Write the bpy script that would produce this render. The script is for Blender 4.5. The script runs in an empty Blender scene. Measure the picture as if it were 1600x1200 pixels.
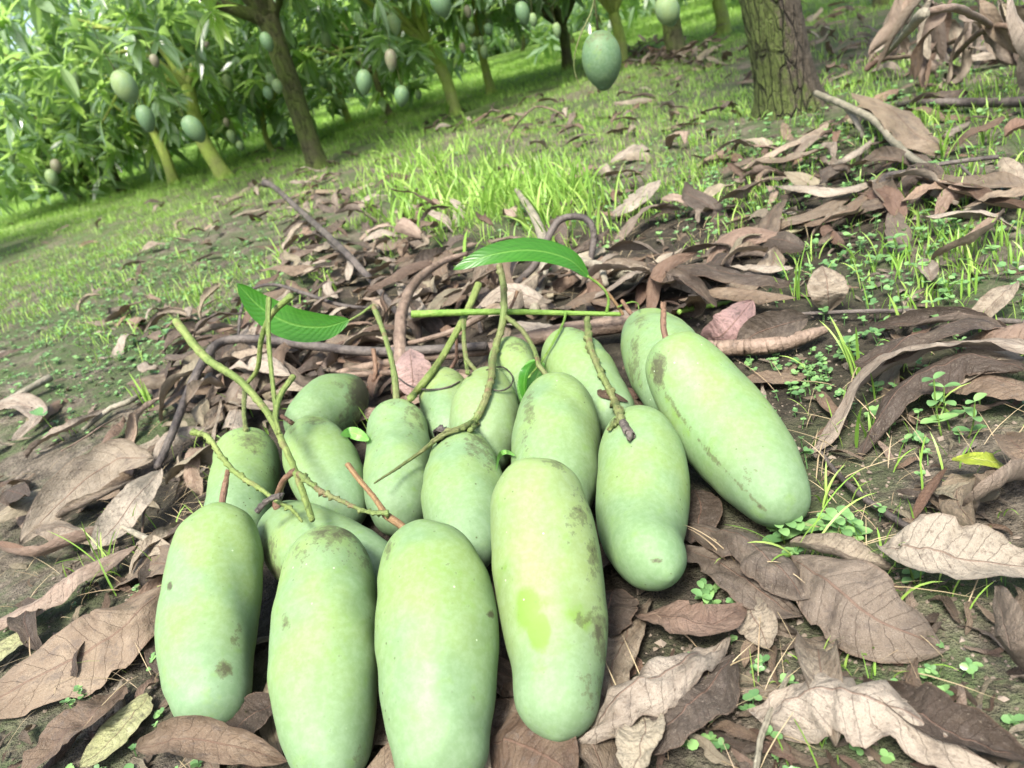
import bpy, math, random
import numpy as np
# ---------------------------------------------------------------- camera, world, sun, exposure
SC = bpy.context.scene
COL = SC.collection
FPX, PITCH, ROLL, H = 1200., math.radians(23.8), math.radians(16), .42
fw = np.array([0, math.cos(PITCH), -math.sin(PITCH)])
_r = np.array([1., 0, 0]); _u = np.array([0, math.sin(PITCH), math.cos(PITCH)])
RT = math.cos(ROLL)*_r - math.sin(ROLL)*_u
UP = math.sin(ROLL)*_r + math.cos(ROLL)*_u
CAM = np.array([0, 0, H])
from mathutils import Matrix, Vector
cd = bpy.data.cameras.new('camera'); cam = bpy.data.objects.new('camera', cd); COL.objects.link(cam)
cam.matrix_world = Matrix([[RT[i], UP[i], -fw[i], CAM[i]] for i in range(3)] + [[0, 0, 0, 1]])
cd.sensor_width = 36; cd.lens = FPX/1600*36; cd.clip_start = .02; cd.clip_end = 300
cd.dof.use_dof = True; cd.dof.focus_distance = .66; cd.dof.aperture_fstop = 11.0
SC.camera = cam
SUN_EL, SUN_AZ = math.radians(58), math.radians(-160)     # azimuth measured from +Y towards +X
w = bpy.data.worlds.new("World"); SC.world = w; w.use_nodes = True
nt = w.node_tree; bg = nt.nodes['Background']
sky = nt.nodes.new('ShaderNodeTexSky'); sky.sky_type = 'NISHITA'; sky.sun_disc = False
sky.sun_elevation = SUN_EL; sky.sun_rotation = SUN_AZ; sky.air_density = 1.0; sky.dust_density = 4.0; sky.ozone_density = .6
nt.links.new(sky.outputs[0], bg.inputs[0]); bg.inputs[1].default_value = .104
sd = bpy.data.lights.new('sun', 'SUN'); sd.energy = 2.75; sd.angle = math.radians(15); sd.color = (1, .96, .88)
sun = bpy.data.objects.new('sun', sd); COL.objects.link(sun)
sv = Vector((math.sin(SUN_AZ)*math.cos(SUN_EL), math.cos(SUN_AZ)*math.cos(SUN_EL), math.sin(SUN_EL)))
sun.rotation_euler = sv.to_track_quat('Z', 'Y').to_euler()
SC.view_settings.view_transform = 'Standard'; SC.view_settings.look = 'None'; SC.view_settings.gamma = 1
SC.view_settings.exposure = 2.0
SC.cycles.max_bounces = 8; SC.cycles.diffuse_bounces = 5; SC.cycles.transmission_bounces = 5; SC.cycles.transparent_max_bounces = 4
SC.cycles.use_denoising = True
# ---------------------------------------------------------------- helpers
def ray(x, y):
    d = fw + RT*(x-800)/FPX - UP*(y-600)/FPX
    return d/np.linalg.norm(d)
def at(x, y, z=0.):
    """ground-ish point (height z) seen at photo position x, y"""
    d = ray(x, y); return CAM + d*((z-H)/d[2])
def aty(x, y, Y):
    d = ray(x, y); return CAM + d*(Y/d[1])
def proj(P):
    D = np.asarray(P)-CAM; z = D@fw
    return np.stack([800+FPX*(D@RT)/z, 600-FPX*(D@UP)/z, z], -1)
def _hash(ix, iy, seed):
    n = (ix*374761393 + iy*668265263 + seed*974634777) & 0xffffffff
    n = ((n ^ (n >> 13))*1274126177) & 0xffffffff
    return ((n ^ (n >> 16)) & 0xffff)/65535.
def vnoise(x, y, seed=0):
    x = np.asarray(x, float); y = np.asarray(y, float)
    ix = np.floor(x).astype(np.int64); iy = np.floor(y).astype(np.int64)
    fx = x-ix; fy = y-iy; fx = fx*fx*(3-2*fx); fy = fy*fy*(3-2*fy)
    a = _hash(ix, iy, seed); b = _hash(ix+1, iy, seed); c = _hash(ix, iy+1, seed); d = _hash(ix+1, iy+1, seed)
    return (a*(1-fx)+b*fx)*(1-fy)+(c*(1-fx)+d*fx)*fy - .5
def gz(x, y):
    """height of the ground"""
    x = np.asarray(x, float); y = np.asarray(y, float)
    near = np.clip((np.hypot(x+.03, (y-.65)/1.0)-.35)/.4, .15, 1)
    h = .035*vnoise(x*2.1, y*2.1, 3)+.022*vnoise(x*6, y*6, 4)+.010*vnoise(x*19, y*19, 5)+.004*vnoise(x*60, y*60, 6)
    return near*h - .004
def mk(name, V, F, mat=None, uv=None, attr=None, parent=None, smooth=True, mats=None, mi=None, link=True):
    """one mesh object from numpy arrays: V (n,3), F (m,4) or (m,3) or list of both; uv per vertex; attr dict name -> per-vertex float or rgb"""
    me = bpy.data.meshes.new(name)
    V = np.asarray(V, np.float32); Fs = F if isinstance(F, list) else [F]
    Fs = [np.asarray(f, np.int32) for f in Fs if len(f)]
    loops = np.concatenate([f.ravel() for f in Fs]); sizes = np.concatenate([np.full(len(f), f.shape[1], np.int32) for f in Fs])
    starts = np.concatenate([[0], np.cumsum(sizes)[:-1]]).astype(np.int32)
    me.vertices.add(len(V)); me.vertices.foreach_set('co', V.ravel())
    me.loops.add(len(loops)); me.loops.foreach_set('vertex_index', loops.astype(np.int32))
    me.polygons.add(len(sizes)); me.polygons.foreach_set('loop_start', starts)
    me.polygons.foreach_set('use_smooth', np.full(len(sizes), smooth))
    if mi is not None: me.polygons.foreach_set('material_index', np.asarray(mi, np.int32))
    me.update(calc_edges=True)
    if uv is not None:
        l = me.uv_layers.new(name='UVMap'); l.data.foreach_set('uv', np.asarray(uv, np.float32)[loops].ravel())
    for k, a in (attr or {}).items():
        a = np.asarray(a, np.float32)
        if a.ndim == 1: me.attributes.new(k, 'FLOAT', 'POINT').data.foreach_set('value', a)
        else: me.attributes.new(k, 'FLOAT_VECTOR', 'POINT').data.foreach_set('vector', a.ravel())
    for m in (mats or [mat]): me.materials.append(m)
    o = bpy.data.objects.new(name, me)
    if link: COL.objects.link(o)
    if parent: o.parent = parent
    return o
def tag(o, label=None, cat=None, group=None, kind=None):
    if label: o['label'] = label
    if cat: o['category'] = cat
    if group: o['group'] = group
    if kind: o['kind'] = kind
    return o
def empty(name, loc=(0, 0, 0)):
    o = bpy.data.objects.new(name, None); COL.objects.link(o); o.location = loc; o.empty_display_size = .05; return o
def grid_faces(n, m, wrap=False, off=0):
    """quads of an n x m vertex grid; wrap closes the m direction"""
    i = np.arange(n-1)[:, None]; j = np.arange(m if wrap else m-1)[None]
    a = i*m+j; b = i*m+(j+1) % m; c = (i+1)*m+(j+1) % m; d = (i+1)*m+j
    return np.stack([a, b, c, d], -1).reshape(-1, 4)+off
class Bag:
    """collects pieces into one mesh"""
    def __init__(s): s.V = []; s.F = []; s.U = []; s.A = []; s.n = 0
    def add(s, V, F, uv=None, a=0.):
        s.V.append(V); s.F.append(np.asarray(F)+s.n); s.n += len(V)
        s.U.append(np.zeros((len(V), 2)) if uv is None else uv); s.A.append(np.full(len(V), a) if np.isscalar(a) else a)
    def build(s, name, mat, parent=None, aname='rnd', **k):
        q = [f for f in s.F if f.shape[1] == 4]; t = [f for f in s.F if f.shape[1] == 3]
        F = ([np.concatenate(q)] if q else [])+([np.concatenate(t)] if t else [])
        return mk(name, np.concatenate(s.V), F, mat, np.concatenate(s.U), {aname: np.concatenate(s.A)}, parent, **k)
def catmull(P, n):
    P = np.asarray(P, float); Q = np.vstack([2*P[0]-P[1], P, 2*P[-1]-P[-2]])
    out = []; m = len(P)-1; ts = np.linspace(0, m, n)
    for t in ts:
        i = min(int(t), m-1); u = t-i; a, b, c, d = Q[i:i+4]
        out.append(.5*(2*b+(c-a)*u+(2*a-5*b+4*c-d)*u*u+(3*b-a-3*c+d)*u**3))
    return np.array(out)
def frames(C, up=(0, 0, 1)):
    T = np.gradient(C, axis=0); T /= np.linalg.norm(T, axis=1)[:, None]+1e-12
    N = np.zeros_like(T); n = np.array(up, float)
    for i, t in enumerate(T):
        n = n-t*(n@t); l = np.linalg.norm(n)
        if l < 1e-4: n = np.cross(t, [1, 0, 0.3]); l = np.linalg.norm(n)
        n = n/l; N[i] = n
    return T, N, np.cross(T, N)
def tube(P, R, seg=9, n=None, knob=0., rough=0., seed=0, cut=True):
    """tapered bent twig through points P with radii R -> V, F, uv"""
    P = np.asarray(P, float); n = n or max(8, 6*(len(P)-1)+1)
    C = catmull(P, n); L = np.concatenate([[0], np.cumsum(np.linalg.norm(np.diff(C, axis=0), axis=1))])
    r = np.interp(np.linspace(0, 1, n), np.linspace(0, 1, len(R)), R)
    rg = np.random.default_rng(seed)
    if rough: C = C+rg.normal(0, rough*(.6 if n > 80 else 1), C.shape)*r[:, None]
    T, N, B = frames(C); th = np.linspace(0, 2*np.pi, seg, endpoint=False)
    rr = r[:, None]*(1+rough*.6*rg.normal(0, 1, (n, seg)))
    if knob:
        sp = max(.0045, r.mean()*2.6)
        for q in np.arange(sp*.5, L[-1], sp):
            q += rg.normal(0, sp*.2); a_ = rg.uniform(0, 6.28); rr = rr*(1+knob*2.6*rg.uniform(.4, 1.2)*np.exp(-((L-q)/(r.mean()*.75))**2)[:, None]*np.exp(-((np.angle(np.exp(1j*(th-a_))))/.8)**2)[None])+0*rr
            rr = rr*(1+knob*.35*np.exp(-((L-q)/(r.mean()*.5))**2)[:, None])
    V = C[:, None]+rr[..., None]*(np.cos(th)[None, :, None]*N[:, None]+np.sin(th)[None, :, None]*B[:, None])
    V = V.reshape(-1, 3); F = grid_faces(n, seg, True)
    uv = np.stack([np.repeat(L, seg), np.tile(th/6.283, n)], -1)
    c0 = C[0]-T[0]*r[0]*.15; c1 = C[-1]+T[-1]*r[-1]*.3
    V = np.vstack([V, c0, c1]); k = n*seg; j = np.arange(seg)
    uv = np.vstack([uv, [0, .5], [L[-1], .5]])
    F1 = np.stack([np.full(seg, k), (j+1) % seg, j], -1); F2 = np.stack([np.full(seg, k+1), (n-1)*seg+j, (n-1)*seg+(j+1) % seg], -1)
    tri = np.vstack([F1, F2]); tri4 = np.stack([tri[:, 0], tri[:, 1], tri[:, 2], tri[:, 2]], -1)
    return V, F, tri, uv
def add_tube(bag, P, R, a=0., **k):
    V, F, T, uv = tube(P, R, **k)
    n0 = bag.n; bag.add(V, F, uv, a); bag.F.append(T+n0)
# ---------------------------------------------------------------- materials
class NT:
    def __init__(s, name):
        s.m = bpy.data.materials.new(name); s.m.use_nodes = True; s.t = s.m.node_tree; s.b = s.t.nodes['Principled BSDF']; s.out = s.t.nodes['Material Output']
    def n(s, typ, **k):
        nd = s.t.nodes.new('ShaderNode'+typ)
        for a, v in k.items(): setattr(nd, a, v)
        return nd
    def l(s, a, b): s.t.links.new(a, b)
    def put(s, sock, v):
        if v is None: return
        if hasattr(v, 'links') or hasattr(v, 'is_output'): s.l(v, sock)
        elif isinstance(v, (tuple, list)) and len(v) == 3 and sock.type == 'RGBA': sock.default_value = (*v, 1)
        else: sock.default_value = v
    def math(s, op, a, b=None, c=None, clamp=False):
        nd = s.n('Math', operation=op, use_clamp=clamp)
        for i, v in enumerate((a, b, c)): s.put(nd.inputs[i], v)
        return nd.outputs[0]
    def mix(s, f, a, b, bt='MIX'):
        nd = s.n('Mix', data_type='RGBA', blend_type=bt)
        s.put(nd.inputs[0], f); s.put(nd.inputs[6], a); s.put(nd.inputs[7], b); return nd.outputs[2]
    def noise(s, scale, detail=3, vec=None, rough=.55, dist=0.):
        nd = s.n('TexNoise'); nd.inputs['Scale'].default_value = scale; nd.inputs['Detail'].default_value = detail
        nd.inputs['Roughness'].default_value = rough; nd.inputs['Distortion'].default_value = dist
        if vec is not None: s.l(vec, nd.inputs['Vector'])
        return nd.outputs[0]
    def voro(s, scale, vec=None, feature='F1'):
        nd = s.n('TexVoronoi', feature=feature); nd.inputs['Scale'].default_value = scale
        if vec is not None: s.l(vec, nd.inputs['Vector'])
        return nd.outputs['Distance']
    def ramp(s, v, a, b, lo=0., hi=1.):
        nd = s.n('MapRange', interpolation_type='SMOOTHSTEP'); s.put(nd.inputs[0], v)
        for i, q in enumerate((a, b, lo, hi)): nd.inputs[i+1].default_value = q
        return nd.outputs[0]
    def attr(s, name): nd = s.n('Attribute', attribute_name=name); return nd
    def obj(s): return s.n('TexCoord').outputs['Object']
    def vec(s, v, sc=(1, 1, 1), loc=None):
        nd = s.n('Mapping'); s.l(v, nd.inputs[0]); nd.inputs['Scale'].default_value = sc
        if loc is not None: s.put(nd.inputs['Location'], loc)
        return nd.outputs[0]
    def bump(s, h, st=.5, d=.001):
        nd = s.n('Bump'); nd.inputs['Strength'].default_value = st; nd.inputs['Distance'].default_value = d; s.l(h, nd.inputs['Height']); s.l(nd.outputs[0], s.b.inputs['Normal']); return nd.outputs[0]
    def done(s, col=None, rough=None, spec=None):
        s.put(s.b.inputs['Base Color'], col); s.put(s.b.inputs['Roughness'], rough)
        s.put(s.b.inputs['Specular IOR Level'], spec); return s.m
    def translucent(s, col, f=.35, normal=None):
        """mix a translucent lobe with the principled surface"""
        tr = s.n('BsdfTranslucent'); s.put(tr.inputs[0], col); mx = s.n('MixShader'); mx.inputs[0].default_value = f
        s.l(s.b.outputs[0], mx.inputs[1]); s.l(tr.outputs[0], mx.inputs[2]); s.l(mx.outputs[0], s.out.inputs[0])
        if normal is not None: s.l(normal, tr.inputs['Normal'])
def rnd_shift(t):
    """0..1 value that differs per object and per piece of a joined mesh"""
    r = t.n('ObjectInfo').outputs['Random']; a = t.attr('rnd').outputs['Fac']
    return t.math('FRACT', t.math('ADD', r, a))
def mat_dry_leaf(name='dry_leaf', dark=(.032, .022, .015), mid=(.108, .082, .056), pale=(.250, .213, .158), bias=0.):
    t = NT(name); r = rnd_shift(t)
    uv = t.n('UVMap').outputs[0]; sp = t.n('SeparateXYZ'); t.l(uv, sp.inputs[0]); u, v = sp.outputs[0], sp.outputs[1]
    av = t.math('ABSOLUTE', v)
    cv = t.n('CombineXYZ'); t.l(t.math('MULTIPLY_ADD', u, 4., t.math('MULTIPLY', r, 57.)), cv.inputs[0]); t.l(v, cv.inputs[1]); t.l(t.math('MULTIPLY', r, 91.), cv.inputs[2]); P = cv.outputs[0]
    n1 = t.noise(1.6, 4, P, .6); n2 = t.noise(7, 5, P, .65); n3 = t.noise(40, 3, P, .6)
    tone = t.math('ADD', t.math('MULTIPLY', r, .95), t.math('MULTIPLY', n1, .85)); tone = t.math('ADD', tone, -.55+bias)
    c = t.mix(t.ramp(tone, 0, .45), dark, mid); c = t.mix(t.ramp(tone, .4, .85), c, pale)
    c = t.mix(t.ramp(n2, .55, .70, 0, .65), c, (.055, .036, .025)); c = t.mix(t.ramp(n2, .40, .28, 0, .45), c, pale)
    c = t.mix(t.ramp(n3, .57, .66, 0, .6), c, (.05, .035, .025)); c = t.mix(t.ramp(t.noise(2.4, 5, P, .7), .52, .66, 0, .6), c, (.07, .055, .045)); c = t.mix(t.ramp(n3, .42, .34, 0, .35), c, (.30, .27, .22))
    r2 = t.math('FRACT', t.math('MULTIPLY', r, 7.31))
    c = t.mix(t.ramp(r2, .82, .88, 0, .3), c, (.22, .125, .085))
    c = t.mix(t.ramp(r2, .10, .05, 0, .4), c, (.30, .27, .18))
    ph = t.math('ADD', t.math('SUBTRACT', t.math('MULTIPLY', u, 12.), t.math('MULTIPLY', av, 1.5)), t.math('MULTIPLY', n1, .9)); tri = t.math('PINGPONG', ph, .5)
    side = t.ramp(tri, .035, .0); mid_ = t.ramp(av, .045, .012)
    vein = t.math('MAXIMUM', side, mid_)
    c = t.mix(t.math('MULTIPLY', side, t.ramp(n2, .3, .7, .0, .45)), c, (.085, .055, .038)); c = t.mix(t.math('MULTIPLY', mid_, .7), c, (.11, .065, .045))
    c = t.mix(t.ramp(av, .90, 1.0, 0, .35), c, (.11, .07, .045))
    geo = t.n('NewGeometry').outputs['Backfacing']
    c = t.mix(t.math('MULTIPLY', geo, .3), c, (.20, .16, .13))
    h = t.math('ADD', t.math('MULTIPLY', vein, .35), t.math('ADD', t.math('MULTIPLY', n2, 1.1), t.math('ADD', t.math('MULTIPLY', n3, .3), t.math('MULTIPLY', tri, .5))))
    t.bump(h, .9, .0022); t.done(c, .62, .35); t.translucent(t.mix(.5, c, (.26, .18, .08)), .08); return t.m
def mat_green_leaf(name, top=(.035, .16, .012), vein=(.16, .42, .05), tr=(.14, .50, .02), f=.4, rough=.35):
    t = NT(name); uv = t.n('UVMap').outputs[0]; sp = t.n('SeparateXYZ'); t.l(uv, sp.inputs[0]); u, v = sp.outputs[0], sp.outputs[1]; av = t.math('ABSOLUTE', v)
    ph = t.math('SUBTRACT', t.math('MULTIPLY', u, 20.), t.math('MULTIPLY', av, 2.4)); tri = t.math('PINGPONG', ph, .5)
    side = t.ramp(tri, .06, .0); md = t.ramp(av, .09, .03)
    n1 = t.noise(9, 3, uv)
    c = t.mix(t.ramp(n1, .3, .7), top, tuple(x*1.35 for x in top)); c = t.mix(t.math('MULTIPLY', side, .45), c, vein); c = t.mix(md, c, vein)
    t.bump(t.math('SUBTRACT', tri, t.math('MULTIPLY', md, .6)), .5, .0012); t.done(c, rough, .4)
    t.translucent(t.mix(t.math('MULTIPLY', side, .5), tr, tuple(x*.6 for x in tr)), f); return t.m
def mat_blades(name, a, b, c, tr, f=.4, rough=.45):
    t = NT(name); r = rnd_shift(t); x = t.mix(t.ramp(r, 0, .5), a, b); x = t.mix(t.ramp(r, .5, 1), x, c)
    t.done(x, rough, .35); t.translucent(t.mix(.4, x, tr), f); return t.m
def mat_crown():
    t = NT('mango_foliage'); r = t.attr('rnd').outputs['Fac']
    c = t.mix(t.ramp(r, .0, .55), (.105, .165, .110), (.215, .300, .195)); c = t.mix(t.ramp(r, .68, 1.), c, (.42, .58, .14))
    geo = t.n('NewGeometry').outputs['Backfacing']; c = t.mix(t.math('MULTIPLY', geo, .4), c, (.14, .21, .10))
    t.done(c, .25, 1.0); t.translucent(t.mix(.6, c, (.50, .78, .14)), .52); return t.m
def mat_bark(name, a, b, moss, moss_amt=.5, scale=30., crack=1., side=None, sz=.25):
    t = NT(name); o = t.obj(); v = t.vec(o, (1, 1, sz)); wv = t.n('TexNoise'); wv.inputs['Scale'].default_value = scale*.5; wv.inputs['Detail'].default_value = 5; t.l(v, wv.inputs['Vector'])
    cv = t.n('VectorMath', operation='MULTIPLY_ADD'); t.l(wv.outputs[1], cv.inputs[0]); cv.inputs[1].default_value = (1.1/scale,)*3; t.l(v, cv.inputs[2]); vv = cv.outputs[0]
    e = t.voro(scale, vv, 'DISTANCE_TO_EDGE'); e2 = t.voro(scale*2.3, vv, 'DISTANCE_TO_EDGE'); n2 = t.noise(scale*5, 6, o, .75); n3 = t.noise(scale*.22, 4, o, .65); gap = t.noise(scale*.3, 2, v)
    cr = t.math('MAXIMUM', t.ramp(e, .0, .075), t.ramp(gap, .50, .62)); cr2 = t.ramp(e2, .0, .12)
    c = t.mix(t.ramp(n2, .3, .7), a, b); m = t.ramp(n3, .5-.25*moss_amt, .62)
    if side is not None:
        g = t.n('NewGeometry').outputs['Normal']; dt = t.n('VectorMath', operation='DOT_PRODUCT'); t.l(g, dt.inputs[0]); dt.inputs[1].default_value = side
        m = t.math('MULTIPLY', t.ramp(t.math('ADD', dt.outputs['Value'], t.math('MULTIPLY', n3, 1.6)), .9, 1.35), t.ramp(n2, .30, .55, .2, 1))
    c = t.mix(t.math('MULTIPLY', m, moss_amt), c, moss); c = t.mix(t.math('MULTIPLY', t.math('SUBTRACT', 1., cr2), .35*crack), c, tuple(x*.5 for x in a))
    c = t.mix(t.math('MULTIPLY', t.math('SUBTRACT', 1., cr), .85*crack), c, tuple(x*.22 for x in a))
    t.bump(t.math('ADD', t.math('MULTIPLY', cr, 1.*crack), t.math('ADD', t.math('MULTIPLY', cr2, .3*crack), t.math('MULTIPLY', n2, .7))), 1., .012); return t.done(c, .88, .2)
def mat_twig(name, a, b, node=(.2, .12, .08), streak=60., rough=.55, nb=.5):
    t = NT(name); uv = t.n('UVMap').outputs[0]; o = t.obj()
    st = t.noise(1, 4, t.vec(uv, (streak, 9, 1)), .6); n = t.noise(160, 4, o, .65); n2 = t.noise(45, 2, o)
    c = t.mix(t.ramp(t.noise(22, 3, o), .35, .65), a, b); c = t.mix(t.ramp(st, .45, .7, 0, .5), c, tuple(x*.6 for x in a)); c = t.mix(t.ramp(n2, .58, .7, 0, nb), c, node); c = t.mix(t.ramp(n, .58, .68, 0, .7), c, tuple(x*.35 for x in a)); c = t.mix(t.ramp(n, .40, .3, 0, .4), c, tuple(min(1, x*1.5) for x in b))
    t.bump(t.math('ADD', st, t.math('MULTIPLY', n, 1.5)), .9, .002); return t.done(c, rough, .3)
def mat_ground():
    t = NT('orchard_soil'); o = t.obj()
    n1 = t.noise(1.3, 4, o, .6); n2 = t.noise(7, 5, o, .65); n3 = t.noise(38, 5, o, .7); n4 = t.noise(170, 4, o, .7)
    c = t.mix(t.ramp(n3, .3, .7), (.062, .052, .038), (.19, .162, .125)); c = t.mix(t.ramp(n4, .52, .68, 0, .7), c, (.23, .20, .155))
    moss = t.math('MULTIPLY', t.ramp(t.math('ADD', t.math('MULTIPLY', n2, .6), t.math('MULTIPLY', n1, .4)), .42, .54), t.ramp(n3, .30, .55))
    c = t.mix(t.math('MULTIPLY', moss, .85), c, (.050, .088, .026)); c = t.mix(t.ramp(n4, .42, .3, 0, .5), c, (.035, .028, .02))
    far = t.attr('far').outputs['Fac']
    c = t.mix(far, c, t.mix(t.ramp(n2, .35, .65), (.10, .17, .045), (.19, .31, .06)))
    c = t.mix(t.attr('gap_shade').outputs['Fac'], c, t.mix(t.ramp(n3, .3, .7), (.014, .011, .008), (.06, .048, .036)))  # humus-dark soil colour that paints in deep shade between leaves and fruit
    t.bump(t.math('ADD', t.math('MULTIPLY', n3, 1.), t.math('MULTIPLY', n4, .6)), 1., .02); return t.done(c, .9, .2)
def mat_mango(name, base=(.108, .176, .078), yel=(.124, .188, .058), bloom=(.100, .164, .086), seed=0., gloss=.56):
    t = NT(name); o = t.obj(); P = t.vec(o, (1, 1, 1), (seed*3.1, seed*1.7, seed)); at_ = t.attr('marks').outputs['Vector']
    sp = t.n('SeparateXYZ'); t.l(at_, sp.inputs[0]); brown, rub, s = sp.outputs
    n1 = t.noise(14, 3, P); n2 = t.noise(55, 4, P, .6); n3 = t.noise(190, 4, P, .7); n4 = t.noise(420, 2, P)
    c = t.mix(t.ramp(n1, .34, .60), base, yel); c = t.mix(t.math('MULTIPLY', t.ramp(t.math('ADD', s, t.math('MULTIPLY', n1, .6)), .75, 1.25), .8), c, bloom)
    c = t.mix(t.ramp(n2, .54, .72, 0, .45), c, (.115, .20, .045)); c = t.mix(t.ramp(n3, .35, .7, .0, .22), c, (.22, .30, .20))
    c = t.mix(t.ramp(t.math('ADD', rub, t.math('ADD', t.math('MULTIPLY', t.math('SUBTRACT', n2, .5), 1.1), t.math('MULTIPLY', t.math('SUBTRACT', n3, .5), .7))), .36, .80, 0, .8), c, (.095, .175, .018))
    bm = t.math('ADD', brown, t.math('MULTIPLY', t.math('SUBTRACT', n3, .5), 1.6)); bm = t.math('ADD', bm, t.math('MULTIPLY', t.math('SUBTRACT', n2, .5), 1.2))
    c = t.mix(t.ramp(bm, .37, .56, 0, .66), c, (.060, .068, .028)); c = t.mix(t.ramp(bm, .62, .88, 0, .7), c, (.036, .030, .018))
    le = t.ramp(t.voro(105, P), .12, .06); lf = t.ramp(t.noise(9, 2, P), .50, .62)
    c = t.mix(t.math('MULTIPLY', le, t.math('MULTIPLY_ADD', lf, .75, .2)), c, (.045, .052, .02))
    wd = t.math('MULTIPLY', t.ramp(t.voro(62, P), .06, .03), t.ramp(t.noise(6, 2, P), .52, .6)); c = t.mix(t.math('MULTIPLY', wd, .5), c, (.5, .6, .42))
    t.bump(t.math('ADD', t.math('MULTIPLY', n3, .4), t.math('MULTIPLY', n4, .2)), .25, .0006)
    t.put(t.b.inputs['Subsurface Weight'], .12); t.b.inputs['Subsurface Radius'].default_value = (.006, .009, .003); t.b.inputs['Subsurface Scale'].default_value = .6
    t.done(c, t.ramp(n1, .3, .7, gloss-.02, gloss+.16), .3); return t.m
# ---------------------------------------------------------------- the ground
M_soil = mat_ground()
def build_ground():
    a = np.linspace(-1, 1, 430); b = np.linspace(-.25, 1, 470)
    X = np.sinh(a*5.2)/np.sinh(5.2)*60; Y = .6+np.sinh(b*5.0)/np.sinh(5.0)*70
    XX, YY = np.meshgrid(X, Y); d = np.hypot(XX, YY)
    Z = gz(XX, YY); Z = Z*np.clip((40-d)/20, 0, 1) + np.clip(d-9, 0, 60)*.004*(1+vnoise(XX*.2, YY*.2, 9))
    far = np.clip((d-4.5-2.2*vnoise(XX*.5, YY*.5, 77))/4, 0, 1)*.9
    gap_shade = np.clip(1.25-np.hypot((XX+.05)/.62, (YY-1.0)/.85), 0, 1)+np.clip(1.1-np.hypot((XX-.62)/.35, (YY-1.5)/.5), 0, 1); gap_shade = np.clip(gap_shade*2.2+1.2*vnoise(XX*5, YY*5, 8)-.35, 0, .9)  # painted shade: soil darkened round the heap and litter to deepen the gaps
    V = np.stack([XX, YY, Z], -1).reshape(-1, 3)
    o = mk('ground', V, grid_faces(len(Y), len(X)), M_soil, attr={'far': far.ravel(), 'gap_shade': gap_shade.ravel()}); tag(o, kind='structure')
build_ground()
# ---------------------------------------------------------------- mangoes lying in the heap: skeletons (spine control points, radii) in metres
Q={
 'M1':[-0.2944,0.6069,0.081,-0.3017,0.5632,0.0493,-0.3035,0.5195,0.0382,-0.2903,0.4779,0.029,0.0376,0.0405,0.0374,0.0291],
 'M2':[-0.1812,0.5174,0.0839,-0.1804,0.4791,0.0625,-0.1899,0.4368,0.0477,-0.1854,0.3932,0.0285,0.0345,0.0404,0.0384,0.0286],
 'M3':[-0.0998,0.4916,0.0788,-0.0892,0.4573,0.0671,-0.1052,0.4138,0.0526,-0.1076,0.3656,0.0303,0.0345,0.0431,0.0406,0.0302],
 'M4':[-0.0062,0.5004,0.0978,-0.0158,0.466,0.0639,-0.0132,0.4256,0.0433,-0.0267,0.3796,0.0291,0.0351,0.0411,0.0367,0.0295],
 'M5':[0.0972,0.6048,0.0627,0.0865,0.5609,0.0386,0.0613,0.5212,0.0324,0.0675,0.4768,0.0367,0.0335,0.0404,0.0359,0.0295],
 'M6':[0.159,0.6487,0.1009,0.1743,0.6194,0.055,0.1818,0.5743,0.0428,0.1819,0.5211,0.0308,0.0355,0.0449,0.0428,0.0299],
 'M7':[0.1765,0.8582,0.052,0.1785,0.8106,0.0481,0.1736,0.7656,0.0444,0.1604,0.7243,0.0378,0.0352,0.0457,0.0435,0.0314],
 'M8':[0.0775,0.878,0.0508,0.0788,0.8347,0.0427,0.0842,0.7902,0.0382,0.0941,0.7448,0.029,0.0348,0.041,0.0371,0.0291],
 'M9':[0.0395,0.7272,0.0626,0.035,0.6867,0.0527,0.0179,0.6438,0.0448,0.0073,0.5984,0.0342,0.0373,0.044,0.0429,0.0337],
 'M10':[0.0069,0.9623,0.0334,0.0067,0.9219,0.0341,0.0161,0.8792,0.0254,0.0106,0.8293,0.0239,0.0284,0.0322,0.025,0.0246],
 'M11':[-0.0294,0.859,0.0447,-0.0309,0.8043,0.0647,-0.0374,0.7652,0.0612,-0.0479,0.7304,0.0268,0.025,0.0322,0.0388,0.0265],
 'M12':[-0.0897,0.9406,0.0271,-0.0862,0.8972,0.0362,-0.0833,0.8544,0.0352,-0.0856,0.8082,0.0297,0.0272,0.0332,0.0329,0.0253],
 'M13':[-0.139,0.7986,0.0548,-0.142,0.7534,0.0406,-0.1424,0.7087,0.0373,-0.1415,0.6639,0.0314,0.0346,0.0362,0.0366,0.0299],
 'M14':[-0.0705,0.6869,0.0545,-0.0713,0.6514,0.0468,-0.0739,0.6083,0.0387,-0.076,0.5576,0.0407,0.0311,0.0392,0.0382,0.0256],
 'M15':[-0.2261,1.0141,0.0272,-0.2268,0.974,0.0376,-0.2392,0.9341,0.0452,-0.2591,0.8896,0.0563,0.0278,0.0372,0.0432,0.0295],
 'M16':[-0.2479,0.8296,0.0531,-0.2322,0.7892,0.0479,-0.2211,0.7466,0.041,-0.2056,0.7037,0.0293,0.0327,0.0407,0.0389,0.029],
 'M17':[-0.2513,0.6657,0.0375,-0.2336,0.6253,0.0409,-0.2028,0.5931,0.0416,-0.1648,0.5629,0.0388,0.032,0.0397,0.0396,0.0294],
 'M18':[-0.3376,0.8624,0.0425,-0.332,0.82,0.0399,-0.3273,0.7751,0.0378,-0.3241,0.7279,0.0323,0.037,0.0389,0.0369,0.0322],
}

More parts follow.
